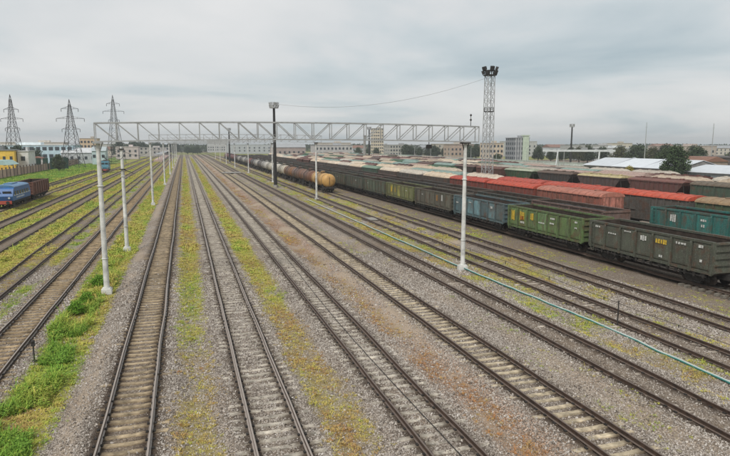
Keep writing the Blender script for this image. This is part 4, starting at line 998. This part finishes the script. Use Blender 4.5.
# --- the tank train
tc_ = [((.54, .31, .09), 'tank wagon with ochre yellow end, nearest of the tank train')] + [((.16, .06, .022), 'rust brown tank wagon next beyond the ochre one'), ((.15, .07, .04), 'dark rust tank wagon, second beyond the ochre one'), ((.19, .085, .03), 'rust brown tank wagon in front of the tall dark floodlight mast')] + \
      [((.48, .43, .34), 'cream tank wagon, first beyond the rust brown ones'), ((.50, .47, .41), 'pale tank wagon, second beyond the rust brown ones'), ((.50, .46, .38), 'cream tank wagon, third beyond the rust brown ones'), ((.46, .44, .40), 'grey cream tank wagon, fourth beyond the rust brown ones')]
for i in range(24):
    y = 113.0 + 6.2 + i * 12.35
    if i < 8: c, lb = tc_[i]
    else: c = [(.20, .19, .17), (.40, .38, .34), (.10, .09, .08), (.42, .40, .36), (.06, .05, .05), (.20, .05, .04)][i % 6] if i < 17 else (.17, .045, .04); lb = 'tank wagon of the tank train beyond the pale ones' if i < 17 else 'dark red tank wagon in the tank train'
    place(tank(c, i < 2), TX['G'], y, lb, 'tank wagon', 'train of tank wagons')

# ------------------------------------------------------------------ blue locomotive, its brown wagon and a distant locomotive
def loco(name, loc, L, c, c2, label, h=3.9):
    g = empty(name, loc); tag(g, label, 'locomotive'); hw = 1.5
    b = MB(); b.box((0, 0, 1.12), (2.7, L, .38)); b.box((0, 0, .8), (1.2, L * .35, .5)); b.build('underframe', M['under'], g)
    ny = -L / 2
    b = MB()
    # full width body with sloped front and rounded roof
    prof = [(ny + .35, 1.3), (ny + .1, 2.0), (ny + .75, h - .35), (ny + 1.2, h - .1), (-ny - 1.2, h - .1), (-ny - .75, h - .35), (-ny - .1, 2.0), (-ny - .35, 1.3)]
    b.prism(prof, 'X', -hw, hw); b.build('body', M['paint_clean'], g, c)
    b = MB(); arc = [(math.cos(a) * (hw + .03), h - .12 + .32 * math.sin(a)) for a in np.linspace(math.pi, 0, 9)]; b.prism(arc, 'Y', ny + 1.1, -ny - 1.1)
    b.box((0, 0, h + .22), (1.1, L * .3, .2)); b.build('roof', M['paint_clean'], g, c2)
    for s in (-1, 1):
        for y in np.arange(ny + 1.6, -ny - 1.5, 1.45):
            b = MB(); b.box((s * (hw + .01), y, h - 1.02), (.05, .8, .58)); o = b.build('side_window', M['glass'], g)
        b = MB(); b.box((s * (hw + .012), 0, 2.1), (.03, L - 1.6, .18)); b.build('stripe', M['mark'], g, (.55, .6, .65))
        for k in (-1, 1):
            q = Matrix.Rotation(s * -.36, 3, 'X'); b = MB(); b.box((k * .72, s * (-ny - .34), h - .98), (1.15, .06, .66), 0, q); b.build('front_window', M['glass'], g)
            b = MB(); b.tube((k * 1.0, s * (-ny - .2), 1.75), (k * 1.0, s * (-ny - .02), 1.75), .15, .15, 10); b.build('headlight', M['lampwhite'], g)
            b = MB(); b.tube((k * .9, s * (-ny), 1.1), (k * .9, s * (-ny + .35), 1.1), .09, .09, 8); b.tube((k * .9, s * (-ny + .35), 1.1), (k * .9, s * (-ny + .4), 1.1), .24, .24, 10); b.build('buffer', M['under'], g)
        b = MB(); b.box((0, s * (-ny + .0), 1.1), (2.7, .16, .5)); b.build('buffer_beam', M['paint_clean'], g, (.42, .06, .03))
        bg = put('bogie', BOGIE_N, g, (0, s * L * .3, 0))
        for y in (-.95, .95):
            for k in (-1, 1): put('wheel', WHEEL, bg, (k * .72, y, .72), rot=(0, 0, 0 if k < 0 else math.pi))
    return g
l1 = loco('shunting_locomotive', (TX['L5'], 104.0, 0), 11.0, (.014, .115, .34), (.06, .19, .36), 'bright blue shunting locomotive at the left edge', 3.4)
b = MB()
for i in range(9): b.box((1.515, -3.2 + i * .52, 1.72), (.02, .36, .22 if i % 3 else .28))
b.build('lettering', M['mark'], l1, (.6, .65, .7))
place(gondola_near((.25, .082, .048), [], None), TX['L5'], 117.0, 'rusty brown open wagon coupled to the blue locomotive at the left', 'open wagon')
l2 = loco('electric_locomotive', (TX['L5'], 222.0, 0), 7, (.04, .20, .28), (.05, .05, .05), 'distant blue locomotive seen beside the left gantry mast', 4.3)
b = MB(); 
for y in (-2, 2): b.bar((-.6, y, 4.5), (0, y + .8, 5.2), .06); b.bar((.6, y, 4.5), (0, y + .8, 5.2), .06); b.bar((-.9, y + .1, 5.55), (.9, y + .1, 5.55), .06); b.bar((0, y + .8, 5.2), (0, y + .1, 5.55), .06)
b.build('pantograph', M['darksteel'], l2); l2.scale = (.8, .8, .95)
# ------------------------------------------------------------------ left side: fence, buildings
fn = empty('panel_fence', (-50.5, 250, 0)); tag(fn, 'brownish pink concrete panel fence with dark posts beyond the grass bank', 'fence')
b = MB(); b.box((0, 0, 1.2), (.12, 3.75, 2.3)); b.box((.07, 0, 2.3), (.06, 3.75, .15)); b.box((.07, 0, .2), (.06, 3.75, .2)); 
for y in (-1.1, 0, 1.1): b.box((.07, y, 1.25), (.04, .1, 1.9))
PANEL = b.mesh('panel', M['flat'])
b = MB(); b.box((0, 0, 1.35), (.3, .32, 2.9)); b.box((0, 0, 2.85), (.36, .38, .12)); FPOST = b.mesh('post', M['concrete_dark'])
DP = plain_mat('dark_post', (.10, .07, .055), .4, 3, .9); FPOST.materials[0] = DP
y = 170.0
while y < 395:
    q = random.uniform(.75, 1.15); put('panel', PANEL, fn, (0, y - 250 + 2, 0), shade((.46, .32, .26), q)); put('post', FPOST, fn, (0.02, y - 250, 0)); y += 4.05
BOX = None
b = MB(); b.box((0, 0, 0), (1, 1, 1)); UBOX = b.mesh('window', M['glass'])
b = MB(); b.box((0, 0, 0), (1, 1, 1)); UWHITE = b.mesh('frame', M['flat'])
def building(name, label, x, y, w, d, h, c, roofc, floors=0, cols=0, scols=0, roof='flat', z0=2.2, fh=3.0, rz=0, ww=1.3, wh=1.5, cat='building'):
    g = empty(name, (x, y, 0), rz); tag(g, label, cat, 'distant buildings')
    b = MB(); b.box((0, 0, h / 2), (w, d, h)); b.build('wall', M['flat'], g, c)
    b = MB()
    if roof == 'flat': b.box((0, 0, h + .15), (w + .5, d + .5, .3)); b.box((w * .15, 0, h + .9), (w * .18, d * .3, 1.3))
    elif roof == 'gable_y': b.prism([(-w / 2 - .4, h - .1), (w / 2 + .4, h - .1), (0, h + w * .16)], 'Y', -d / 2 - .3, d / 2 + .3)
    elif roof == 'gable_x': b.prism([(-d / 2 - .4, h - .1), (d / 2 + .4, h - .1), (0, h + d * .2)], 'X', -w / 2 - .3, w / 2 + .3)
    rf = b.build('roof', M['flat'], g, roofc)
    for f in range(floors):
        z = z0 + f * fh
        for i in range(cols): put('window', UBOX, g, (-w / 2 + w * (i + .5) / cols, -d / 2 - .0, z), scale=(ww, .14, wh))
        for i in range(scols): put('window', UBOX, g, (-w / 2 - .0, -d / 2 + d * (i + .5) / scols, z), scale=(.14, ww, wh))
    return g
yb = building('yellow_building', 'yellow building with tall windows at the left edge behind the fence', -62.5, 232, 14, 16, 7.6, (.82, .54, .09), (.20, .21, .21), 1, 7, 0, 'flat', 4.2, 3, R(8), .8, 3.0)
building('white_annex', 'small white annex right of the yellow building', -53.3, 236, 3.4, 10, 7.2, (.66, .66, .64), (.5, .5, .5), 1, 1, 0, 'flat', 4.8)
cn = empty('canopy_roof', (-56.5, 214, 0)); tag(cn, 'pale aqua canopy roof behind the panel fence', 'canopy', 'distant buildings')
b = MB(); b.prism([(-4.6, 3.3), (4.6, 3.3), (2.6, 4.7), (-2.6, 4.7)], 'Y', -6, 6); b.build('roof', M['flat'], cn, (.36, .50, .47))
for sx in (-4.2, 4.2):
    for sy in (-5, 0, 5): b = MB(); b.box((sx, sy, 1.65), (.2, .2, 3.4)); b.build('post', M['galv'], cn)
gf = empty('green_fence', (-55, 252, 0)); tag(gf, 'dark green sheet fence right of the yellow building', 'fence')
for i in range(9): b = MB(); b.box((-6 + i * 2.02, i * 1.9 - 8, 2.3), (2.0, .1, 4.4), 0, Matrix.Rotation(R(43), 3, 'Z')); b.build('sheet', M['flat'], gf, shade((.03, .07, .05), random.uniform(.8, 1.2)))
db = building('glazed_depot', 'long pale blue glazed depot building at the far left', -84, 340, 62, 26, 9.2, (.46, .60, .66), (.72, .78, .80), 2, 22, 0, 'flat', 4.0, 3.6, 0, 1.9, 1.7)
building('grey_shed', 'low grey shed between the two left pylons', -50, 330, 16, 12, 5.6, (.45, .47, .48), (.55, .56, .57), 1, 5, 0, 'gable_x', 3)
building('beige_block', 'beige apartment block behind the left pylons', -62, 452, 11, 14, 13.6, (.55, .42, .28), (.4, .36, .3), 4, 5, 0, 'flat', 2.4)
building('pale_blue_house', 'small pale blue house left of the nearest gantry mast', -39.5, 318, 6, 10, 6.6, (.45, .56, .58), (.4, .45, .46), 1, 3, 0, 'gable_x', 4)
building('white_hut', 'small white hut with brown gable behind the panel fence', -55.5, 262, 5, 6, 4.2, (.6, .58, .55), (.24, .12, .09), 1, 2, 0, 'gable_y', 3, 3, 0, .8, .9)
pf = empty('station_platform', (-14, 470, 0)); tag(pf, 'pale pink station platform in the far distance at the left', 'platform')
b = MB(); b.box((0, 0, .55), (4.6, 240, 1.1)); b.build('platform_deck', M['flat'], pf, (.52, .38, .33))
for i in range(8): b = MB(); b.box((0, -110 + i * 30, 2.6), (.25, .25, 3.2)); b.box((0, -110 + i * 30, 4.2), (4.2, 14, .18)); b.build('shelter', M['flat'], pf, (.4, .42, .44))
for i, (x, y, w, h, c) in enumerate([(-26, 520, 30, 7, (.40, .38, .36)), (14, 900, 90, 9, (.36, .38, .40)), (66, 640, 46, 9.5, (.42, .44, .46)), (-70, 620, 60, 10, (.42, .42, .40)), (40, 760, 24, 15, (.45, .45, .45))]):
    building('distant_block', ['low grey hall beyond the station platform', 'long hazy hall where the tracks vanish', 'hazy grey hall left of the factory', 'hazy block beyond the beige apartment block', 'hazy tower block near where the tracks vanish'][i], x, y, w, 16, h, c, shade(c, 1.1), 2, 9, 0, 'flat', 3.2)
# ------------------------------------------------------------------ right side: skyline
building('beige_tower', 'tall beige tower block behind the gantry', 188, 575, 10.5, 10, 25.5, (.60, .52, .40), (.45, .4, .33), 8, 5, 4, 'flat', 3.0, 3.1)
building('grey_factory', 'long grey factory hall left of the beige tower block', 101, 414, 27, 16, 9.0, (.46, .45, .43), (.40, .41, .42), 2, 10, 0, 'flat', 3.4, 3.4)
building('brick_factory', 'brownish hall left of the grey factory', 74, 440, 24, 14, 7.6, (.36, .30, .27), (.34, .35, .36), 1, 7, 0, 'gable_x', 4)
building('grey_block', 'grey three storey block right of the beige tower block', 167, 456, 19, 14, 9.2, (.42, .40, .37), (.32, .32, .32), 3, 8, 3, 'flat', 2.2, 2.8)
building('beige_offices', 'beige office block left of the dark grey block', 187, 338, 10, 12, 10.4, (.60, .50, .37), (.5, .44, .36), 3, 4, 3, 'flat', 2.4, 3.1)
building('brown_block', 'low brown block behind the lattice tower', 190, 392, 18, 12, 9.4, (.40, .31, .25), (.36, .3, .27), 2, 6, 2, 'flat', 3.0, 3.2)
db = building('dark_block', 'dark grey block with pale green stair tower on the right skyline', 183.5, 302, 10.0, 9, 13.2, (.24, .25, .26), (.30, .31, .32), 5, 5, 4, 'flat', 2.0, 2.7)
b = MB(); b.box((2.5, -4.7, 7.3), (3.8, .8, 14.6)); b.box((2.5, -4.4, 14.7), (4.6, 2.0, .5)); b.build('stair_tower', M['flat'], db, (.50, .58, .46))
for i in range(3): b = MB(); b.box((-3.8 + i * 1.7, -4.56, 6.9), (.5, .16, 13.2)); b.build('facade_pillar', M['flat'], db, (.45, .46, .46))
building('pale_hall', 'long low pale hall behind the dark trees on the right', 258, 318, 44, 16, 7.4, (.50, .52, .52), (.58, .6, .6), 1, 9, 0, 'flat', 4)
wl = empty('white_wall', (150, 320, 0)); tag(wl, 'long low white wall behind the freight yard', 'wall')
b = MB(); b.box((0, 0, 1.2), (.2, 7.9, 2.4)); b.box((-.06, 0, 2.35), (.36, 7.9, .2)); WP = b.mesh('wall_panel', M['flat'])
for i in range(44): put('wall_panel', WP, wl, (0, -150 + i * 8, 0), shade((.56, .60, .58), random.uniform(.8, 1.08)))
def warehouse(name, label, x0, x1, y0, y1, ze, zr, wallc, n):
    g = empty(name, ((x0 + x1) / 2, (y0 + y1) / 2, 0)); tag(g, label, 'warehouse'); cx, cy = (x0 + x1) / 2, (y0 + y1) / 2
    b = MB(); b.box((0, 0, ze / 2), (x1 - x0, y1 - y0, ze)); b.prism([(x0 - cx, ze), (x1 - cx, ze), (0, zr - .1)], 'Y', y0 - cy + .05, y1 - cy - .05); b.build('wall', M['flat'], g, wallc)
    for i in range(n):
        a, c = y0 - cy + (y1 - y0) * i / n, y0 - cy + (y1 - y0) * (i + 1) / n; q = random.uniform(.9, 1.05)
        for s in (-1, 1):
            b = MB(); v = [(s * ((x1 - x0) / 2 + .5), a - .15, ze - .05), (s * ((x1 - x0) / 2 + .5), c + (.15 if i == n - 1 else -.25), ze - .05), (0, c + (.15 if i == n - 1 else -.25), zr), (0, a - .15, zr)]
            v += [(p[0], p[1], p[2] + .12) for p in v]; b.add(v, [(0, 1, 2, 3), (4, 7, 6, 5), (0, 4, 5, 1), (1, 5, 6, 2), (2, 6, 7, 3), (3, 7, 4, 0)]); b.build('roof_sheet', M['roofsheet'], g, shade((.60, .63, .66), q))
        b = MB(); b.prism([(x0 - cx - .55, ze - .05), (x1 - cx + .55, ze - .05), (0, zr + .42)], 'Y', c - .25, c - .1) if i < n - 1 else None
        if i < n - 1: b.build('fire_wall', M['flat'], g, (.40, .42, .45))
    k = 0
    for y in np.arange(y0 + 2, y1 - 1, 4.0): put('window', UBOX, g, (x0 - cx, y - cy, ze * .62), scale=(.14, 1.8, 1.0))
    return g
M['roofsheet'] = plain_mat('white_roof_sheet', (.6, .62, .65), .12, .6, .5, .05, objcol=True)
warehouse('warehouse', 'long warehouse with white roof in three bays right of the floodlight mast', 120, 136, 121, 158, 3.3, 5.45, (.26, .25, .24), 3)
warehouse('warehouse', 'white roofed warehouse at the right edge beyond the big tree', 118, 134, 84, 118, 3.0, 4.5, (.30, .33, .33), 2)
building('brown_gable_house', 'brown roofed gable house behind the right white roof', 152, 146, 9, 14, 4.6, (.30, .24, .2), (.22, .12, .085), 0, 0, 0, 'gable_y')
building('dark_roof_hall', 'long dark roofed hall at the right edge', 172, 150, 22, 26, 5.4, (.15, .13, .12), (.10, .09, .085), 0, 0, 0, 'flat')
cr = empty('portal_crane', (143, 192, 0), R(-28)); tag(cr, 'white portal crane frame left of the white warehouse', 'crane')
b = MB(); 
for s in (-1, 1): b.box((0, s * .8, 7.3), (26, .35, .75))
for i in range(14): b.box((-12.5 + i * 1.92, 0, 7.5), (.12, 1.5, .12))
b.build('beam', M['flat'], cr, (.55, .57, .58))
for sx in (-7.5, 7.5):
    for s in (-1, 1): b = MB(); b.bar((sx + .9 * s, s * 2.4, 0), (sx, s * .8, 7.2), .4); b.build('leg', M['flat'], cr, (.55, .57, .58))
    b = MB(); b.box((sx, 0, .5), (.5, 5.4, .5)); b.build('bogie_beam', M['flat'], cr, (.4, .42, .43))
b = MB(); b.box((2, 0, 8.1), (2.2, 2.0, .9)); b.build('trolley', M['flat'], cr, (.3, .31, .32))
for i, (x, y, h, lb) in enumerate([(190, 210, 19, 'thin radio mast above the trees left of the big tree'), (205, 190, 18, 'thin radio mast above the trees right of the big tree')]):
    b = MB(); b.tube((0, 0, 0), (0, 0, h), .22, .1, 6); b.bar((-.6, 0, h * .9), (.6, 0, h * .9), .08); o = b.build('radio_mast', M['galv']); o.location = (x, y, 0); tag(o, lb, 'mast')
# lamp posts in front of the white wall
b = MB(); b.tube((0, 0, 0), (0, 0, 8), .16, .1, 6); b.bar((0, 0, 8), (0, -1.4, 8.3), .12); b.box((0, -1.5, 8.28), (.3, .7, .15)); LP = b.mesh('street_lamp', M['galv'])
for i in range(9): o = put('street_lamp', LP, None, (146, 205 + i * 27, 0)); tag(o, 'slim street lamp in front of the long white wall', 'street lamp', 'street lamps along the white wall')
for i, (x, y, w, h, c, fl, cl, lb) in enumerate([(222, 470, 34, 10, (.42, .38, .33), 3, 8, 'hazy beige block behind the tree belt'), (262, 430, 26, 12, (.45, .45, .44), 3, 6, 'hazy pale block behind the dark grey block'),
    (330, 420, 60, 9, (.40, .40, .40), 2, 9, 'long hazy hall behind the portal crane'), (300, 300, 40, 8.5, (.42, .36, .32), 2, 7, 'hazy brown hall behind the warehouse trees'), (128, 520, 30, 11, (.44, .40, .35), 3, 7, 'hazy block left of the beige tower block'),
    (-100, 470, 40, 11, (.50, .47, .42), 3, 8, 'hazy pale block beyond the glazed depot'), (-36, 430, 14, 8, (.5, .44, .42), 2, 4, 'small pinkish block behind the right of the three pylons')]):
    building('distant_block', lb, x, y, w, 14, h, c, shade(c, 1.1), fl, cl, 0, 'flat', 2.4, 2.9)
rb = random.Random(5)
for i in range(26):
    a = -.36 + 1.55 * (i + rb.random()) / 26; D = rb.uniform(520, 820); h = rb.choice([6, 7, 8, 9, 10.5, 13]) * rb.uniform(.9, 1.1); w = rb.uniform(10, 34) if h < 11 else rb.uniform(9, 16)
    if abs(a - .02) < .09: continue
    c = rb.choice([(.46, .45, .43), (.52, .48, .40), (.42, .36, .32), (.50, .52, .54), (.36, .38, .40)])
    building('distant_block', 'small pale block on the hazy horizon', D * math.sin(a), D * math.cos(a), w, 12, h, c, shade(c, .8) if h > 9 else rb.choice([(.24, .14, .11), (.3, .31, .32)]), max(1, int(h / 3)), max(2, int(w / 4)), 0, 'flat' if h > 9 else 'gable_x', 1.9, 2.9)
# ------------------------------------------------------------------ trees
def leaf_mat():
    m, t, bs = mat('foliage'); g = t.nodes.new('ShaderNodeNewGeometry'); oi = t.nodes.new('ShaderNodeObjectInfo')
    c = mixc(t, 1., oi.outputs['Color'], ramp(t, g.outputs['Random Per Island'], [(0, .5), (1, 1.5)]), 'MULTIPLY')
    t.links.new(c, bs.inputs['Base Color']); bs.inputs['Roughness'].default_value = .7; bs.inputs['Specular IOR Level'].default_value = .15; return m
M['leaf'] = leaf_mat()
def tree_meshes(seed, h, r, n=3200):
    rr = np.random.default_rng(seed); b = MB(); ra = random.Random(seed)
    b.tube((0, 0, -.2), (.05, 0, h * .35), .045 * r + .08, .03 * r + .05, 7); lobes = []
    for i in range(9):
        a = i * 2.4; zz = h * (.24 + .6 * i / 9); rad = r * .72 * (1 - abs(i / 8 - .35) * .8); p = Vector((math.cos(a) * rad * .8, math.sin(a) * rad * .8, zz)); b.tube((0.03, 0, h * .25 + zz * .12), p, .05 * r * .5 + .03, .02, 5, 0, False)
        lobes.append((p, r * ra.uniform(.36, .56)))
    lobes.append((Vector((0, 0, h * .84)), r * .45)); lobes.append((Vector((0, 0, h * .5)), r * .66)); lobes.append((Vector((r * .3, 0, h * .3)), r * .5)); lobes.append((Vector((-r * .3, r * .2, h * .28)), r * .5))
    tr = b.mesh('trunk', M['bark'])
    k = rr.integers(0, len(lobes), n); u = rr.normal(size=(n, 3)); u /= np.linalg.norm(u, axis=1)[:, None]; rad = rr.random(n) ** .45
    c = np.array([list(l[0]) for l in lobes])[k] + u * (np.array([l[1] for l in lobes])[k] * rad)[:, None] * np.array([1, 1, .85])
    s = rr.uniform(.16, .36, n) * (r / 4) ** .5
    a = rr.normal(size=(n, 3)); a /= np.linalg.norm(a, axis=1)[:, None]; e2 = np.cross(a, rr.normal(size=(n, 3))); e2 /= np.linalg.norm(e2, axis=1)[:, None]
    a *= s[:, None]; e2 *= (s * .6)[:, None]
    V = np.stack([c - a, c + e2, c + a, c - e2], 1).reshape(-1, 3); F = np.arange(4 * n).reshape(-1, 4)
    me = bpy.data.meshes.new('crown'); me.from_pydata(V.tolist(), [], F.tolist()); me.materials.append(M['leaf'])
    return tr, me
TV = [tree_meshes(100 + i, 8.5, 3.9) for i in range(5)] + [tree_meshes(200 + i, 12, 5.2, 6000) for i in range(2)]
def tree(x, y, h, v, c, label, group=None, wide=1.0, name='tree'):
    tr, cw = TV[v]; h0 = 8.5 if v < 5 else 12; k = h / h0
    g = empty(name, (x, y, 0), random.uniform(0, 6.28)); g.scale = (k * wide, k * wide, k); tag(g, label, 'tree', group)
    put('trunk', tr, g); put('crown', cw, g, color=shade(c, random.uniform(.8, 1.2))); return g
DG = (.045, .065, .028); OG = (.075, .08, .03)
for i in range(17):
    f = i / 16; tree(162 + 45 * f + random.uniform(-3, 3), 428 - 52 * f + random.uniform(-8, 8), random.uniform(8.0, 10.2), i % 5, DG, 'dark tree in the belt right of the beige tower block', 'tree belt behind the gantry', 1.15)
for i in range(7): tree(196 + i * 6 + random.uniform(-2, 2), 306 + random.uniform(-6, 10), random.uniform(6.2, 8.6), i % 5, DG, 'dark tree right of the dark grey block', 'trees right of the dark grey block', 1.15)
for i in range(9): tree(205 + i * 2.6 + random.uniform(-2, 2), 275 - i * 6.5 + random.uniform(-5, 5), random.uniform(8.5, 10.5), i % 5, OG if i % 3 == 0 else DG, 'dark tree behind the white warehouse roofs', 'trees behind the white warehouse', 1.2)
for i in range(9): tree(183 + i * 4.2, 188 - i * 3.2 + random.uniform(-6, 6), random.uniform(6.8, 9.0), (i + 2) % 5, DG, 'dark tree behind the right white roof', 'trees behind the right white roof', 1.2)
tree(115.6, 117.2, 9.6, 5, (.04, .062, .026), 'large dark tree in front of the white warehouse, tallest on the right', None, .95)
tree(139.5, 146, 8.4, 6, (.045, .062, .026), 'dark tree just left of the largest one on the right', None, 1.0)
tree(119.0, 137, 3.8, 2, (.26, .22, .045), 'small yellow leaved tree in front of the white warehouse', None, 1.2)
tree(164, 290, 5.0, 1, (.05, .075, .03), 'small dark tree left of the dark grey block', None, 1.3)
tree(178, 352, 9.8, 3, DG, 'slim dark tree left of the beige office block', None, .8)
for i in range(3): tree(124 + i * 7, 424, random.uniform(6.5, 8.5), i, DG, 'dark tree between the grey factory and the beige tower block', 'trees by the grey factory', 1.1)
for i in range(16):
    f = i / 15; tree(-47 + 40 * f + random.uniform(-2, 2), 490 + 190 * f + random.uniform(-20, 20), random.uniform(9, 12.5), i % 5, (.05, .07, .045), 'dark tree on the far left horizon', 'trees on the far left horizon', 1.3)
tree(-44, 240, 6.2, 4, (.05, .065, .025), 'round dark shrub tree behind the fence left of the middle pylon', None, 1.0)
for i, (x, y, h) in enumerate([(-62, 262, 9.6), (-57, 268, 8.2), (-66, 258, 9.2)]): tree(x, y, h, i, (.05, .07, .04), 'dark tree behind the yellow building', 'trees behind the yellow building', .9)
for i in range(3): tree(4 + i * 5, 640, 8, i, (.05, .075, .03), 'small dark tree where the tracks vanish', 'trees where the tracks vanish', 1.4)
# far-off woods along the horizon, read as one mass
n = 60000; xw = rng.uniform(-900, 1500, n); yw = 760 + 160 * rng.random(n) + np.where(xw > 250, -.25 * (xw - 250), 0); yw = np.maximum(yw, 420)
hw_ = (6 + 7 * fbm(xw / 45, yw / 200, 7)) * np.sqrt(np.clip(1 - .0 * xw, 0, 1)); zw = hw_ * rng.random(n) ** .7
u = rng.normal(size=(n, 3)); u /= np.linalg.norm(u, axis=1)[:, None]; w2 = np.cross(u, rng.normal(size=(n, 3))); w2 /= np.linalg.norm(w2, axis=1)[:, None]
s_ = rng.uniform(.8, 1.8, n)[:, None]; c0 = np.stack([xw, yw, zw], -1)
V = np.stack([c0 - u * s_, c0 + w2 * s_ * .7, c0 + u * s_, c0 - w2 * s_ * .7], 1).reshape(-1, 3)
me = bpy.data.meshes.new('distant_woods'); me.from_pydata(V.tolist(), [], np.arange(4 * n).reshape(-1, 4).tolist()); me.materials.append(M['leaf'])
o = put('distant_woods', me, color=(.05, .065, .035)); tag(o, 'hazy dark woods along the whole horizon', 'woods', kind='stuff')
# leafy weed bushes beside the left masts
def bush(x, y, h, label):
    tr, cw = TV[random.randrange(5)]; g = empty('weed_bush', (x, y, -.15)); k = h / 8.5; g.scale = (k * 1.5, k * 1.5, k); tag(g, label, 'bush', 'weed bushes beside the masts')
    put('stem', tr, g); put('leaves', cw, g, color=(.14, .28, .03)); return g
bush(-5.95, 43.2, .95, 'green weed bush at the foot of the left gantry mast'); bush(-6.3, 36.4, .9, 'green weed bush left of the green strip, nearer than the left mast'); bush(-6.1, 38.8, .8, 'low green weed bush between the other two beside the left mast')
# ------------------------------------------------------------------ haze
m = bpy.data.materials.new('haze'); m.use_nodes = True; t = m.node_tree; t.nodes.clear()
o_ = t.nodes.new('ShaderNodeOutputMaterial'); pv = t.nodes.new('ShaderNodeVolumePrincipled'); pv.inputs['Color'].default_value = (.86, .90, .93, 1); pv.inputs['Density'].default_value = .00036; pv.inputs['Anisotropy'].default_value = .2
t.links.new(pv.outputs[0], o_.inputs['Volume'])
b = MB(); b.box((0, 1330, 24.5), (6300, 3600, 53)); hz = b.build('haze', m); tag(hz, kind='stuff')

# ------------------------------------------------------------------ look-alikes: say which one, counted along their row
ON = 'first second third fourth fifth sixth seventh eighth ninth tenth eleventh twelfth thirteenth fourteenth fifteenth sixteenth seventeenth eighteenth nineteenth twentieth'.split() + ['twenty-%s' % w for w in 'first second third fourth fifth sixth'.split()]
same = {}
for o in sc.objects:
    if o.parent is None and o.get('label'): same.setdefault(o['label'], []).append(o)
for lb, os_ in same.items():
    if len(os_) < 2: continue
    along = max(o.location.y for o in os_) - min(o.location.y for o in os_) > 60 and 'tree' not in lb
    os_.sort(key=lambda o: o.location.y if along else math.atan2(o.location.x, o.location.y))
    for i, o in enumerate(os_): o['label'] = ('%s, %s from the near end' if along else '%s, %s from the left') % (lb, ON[i])
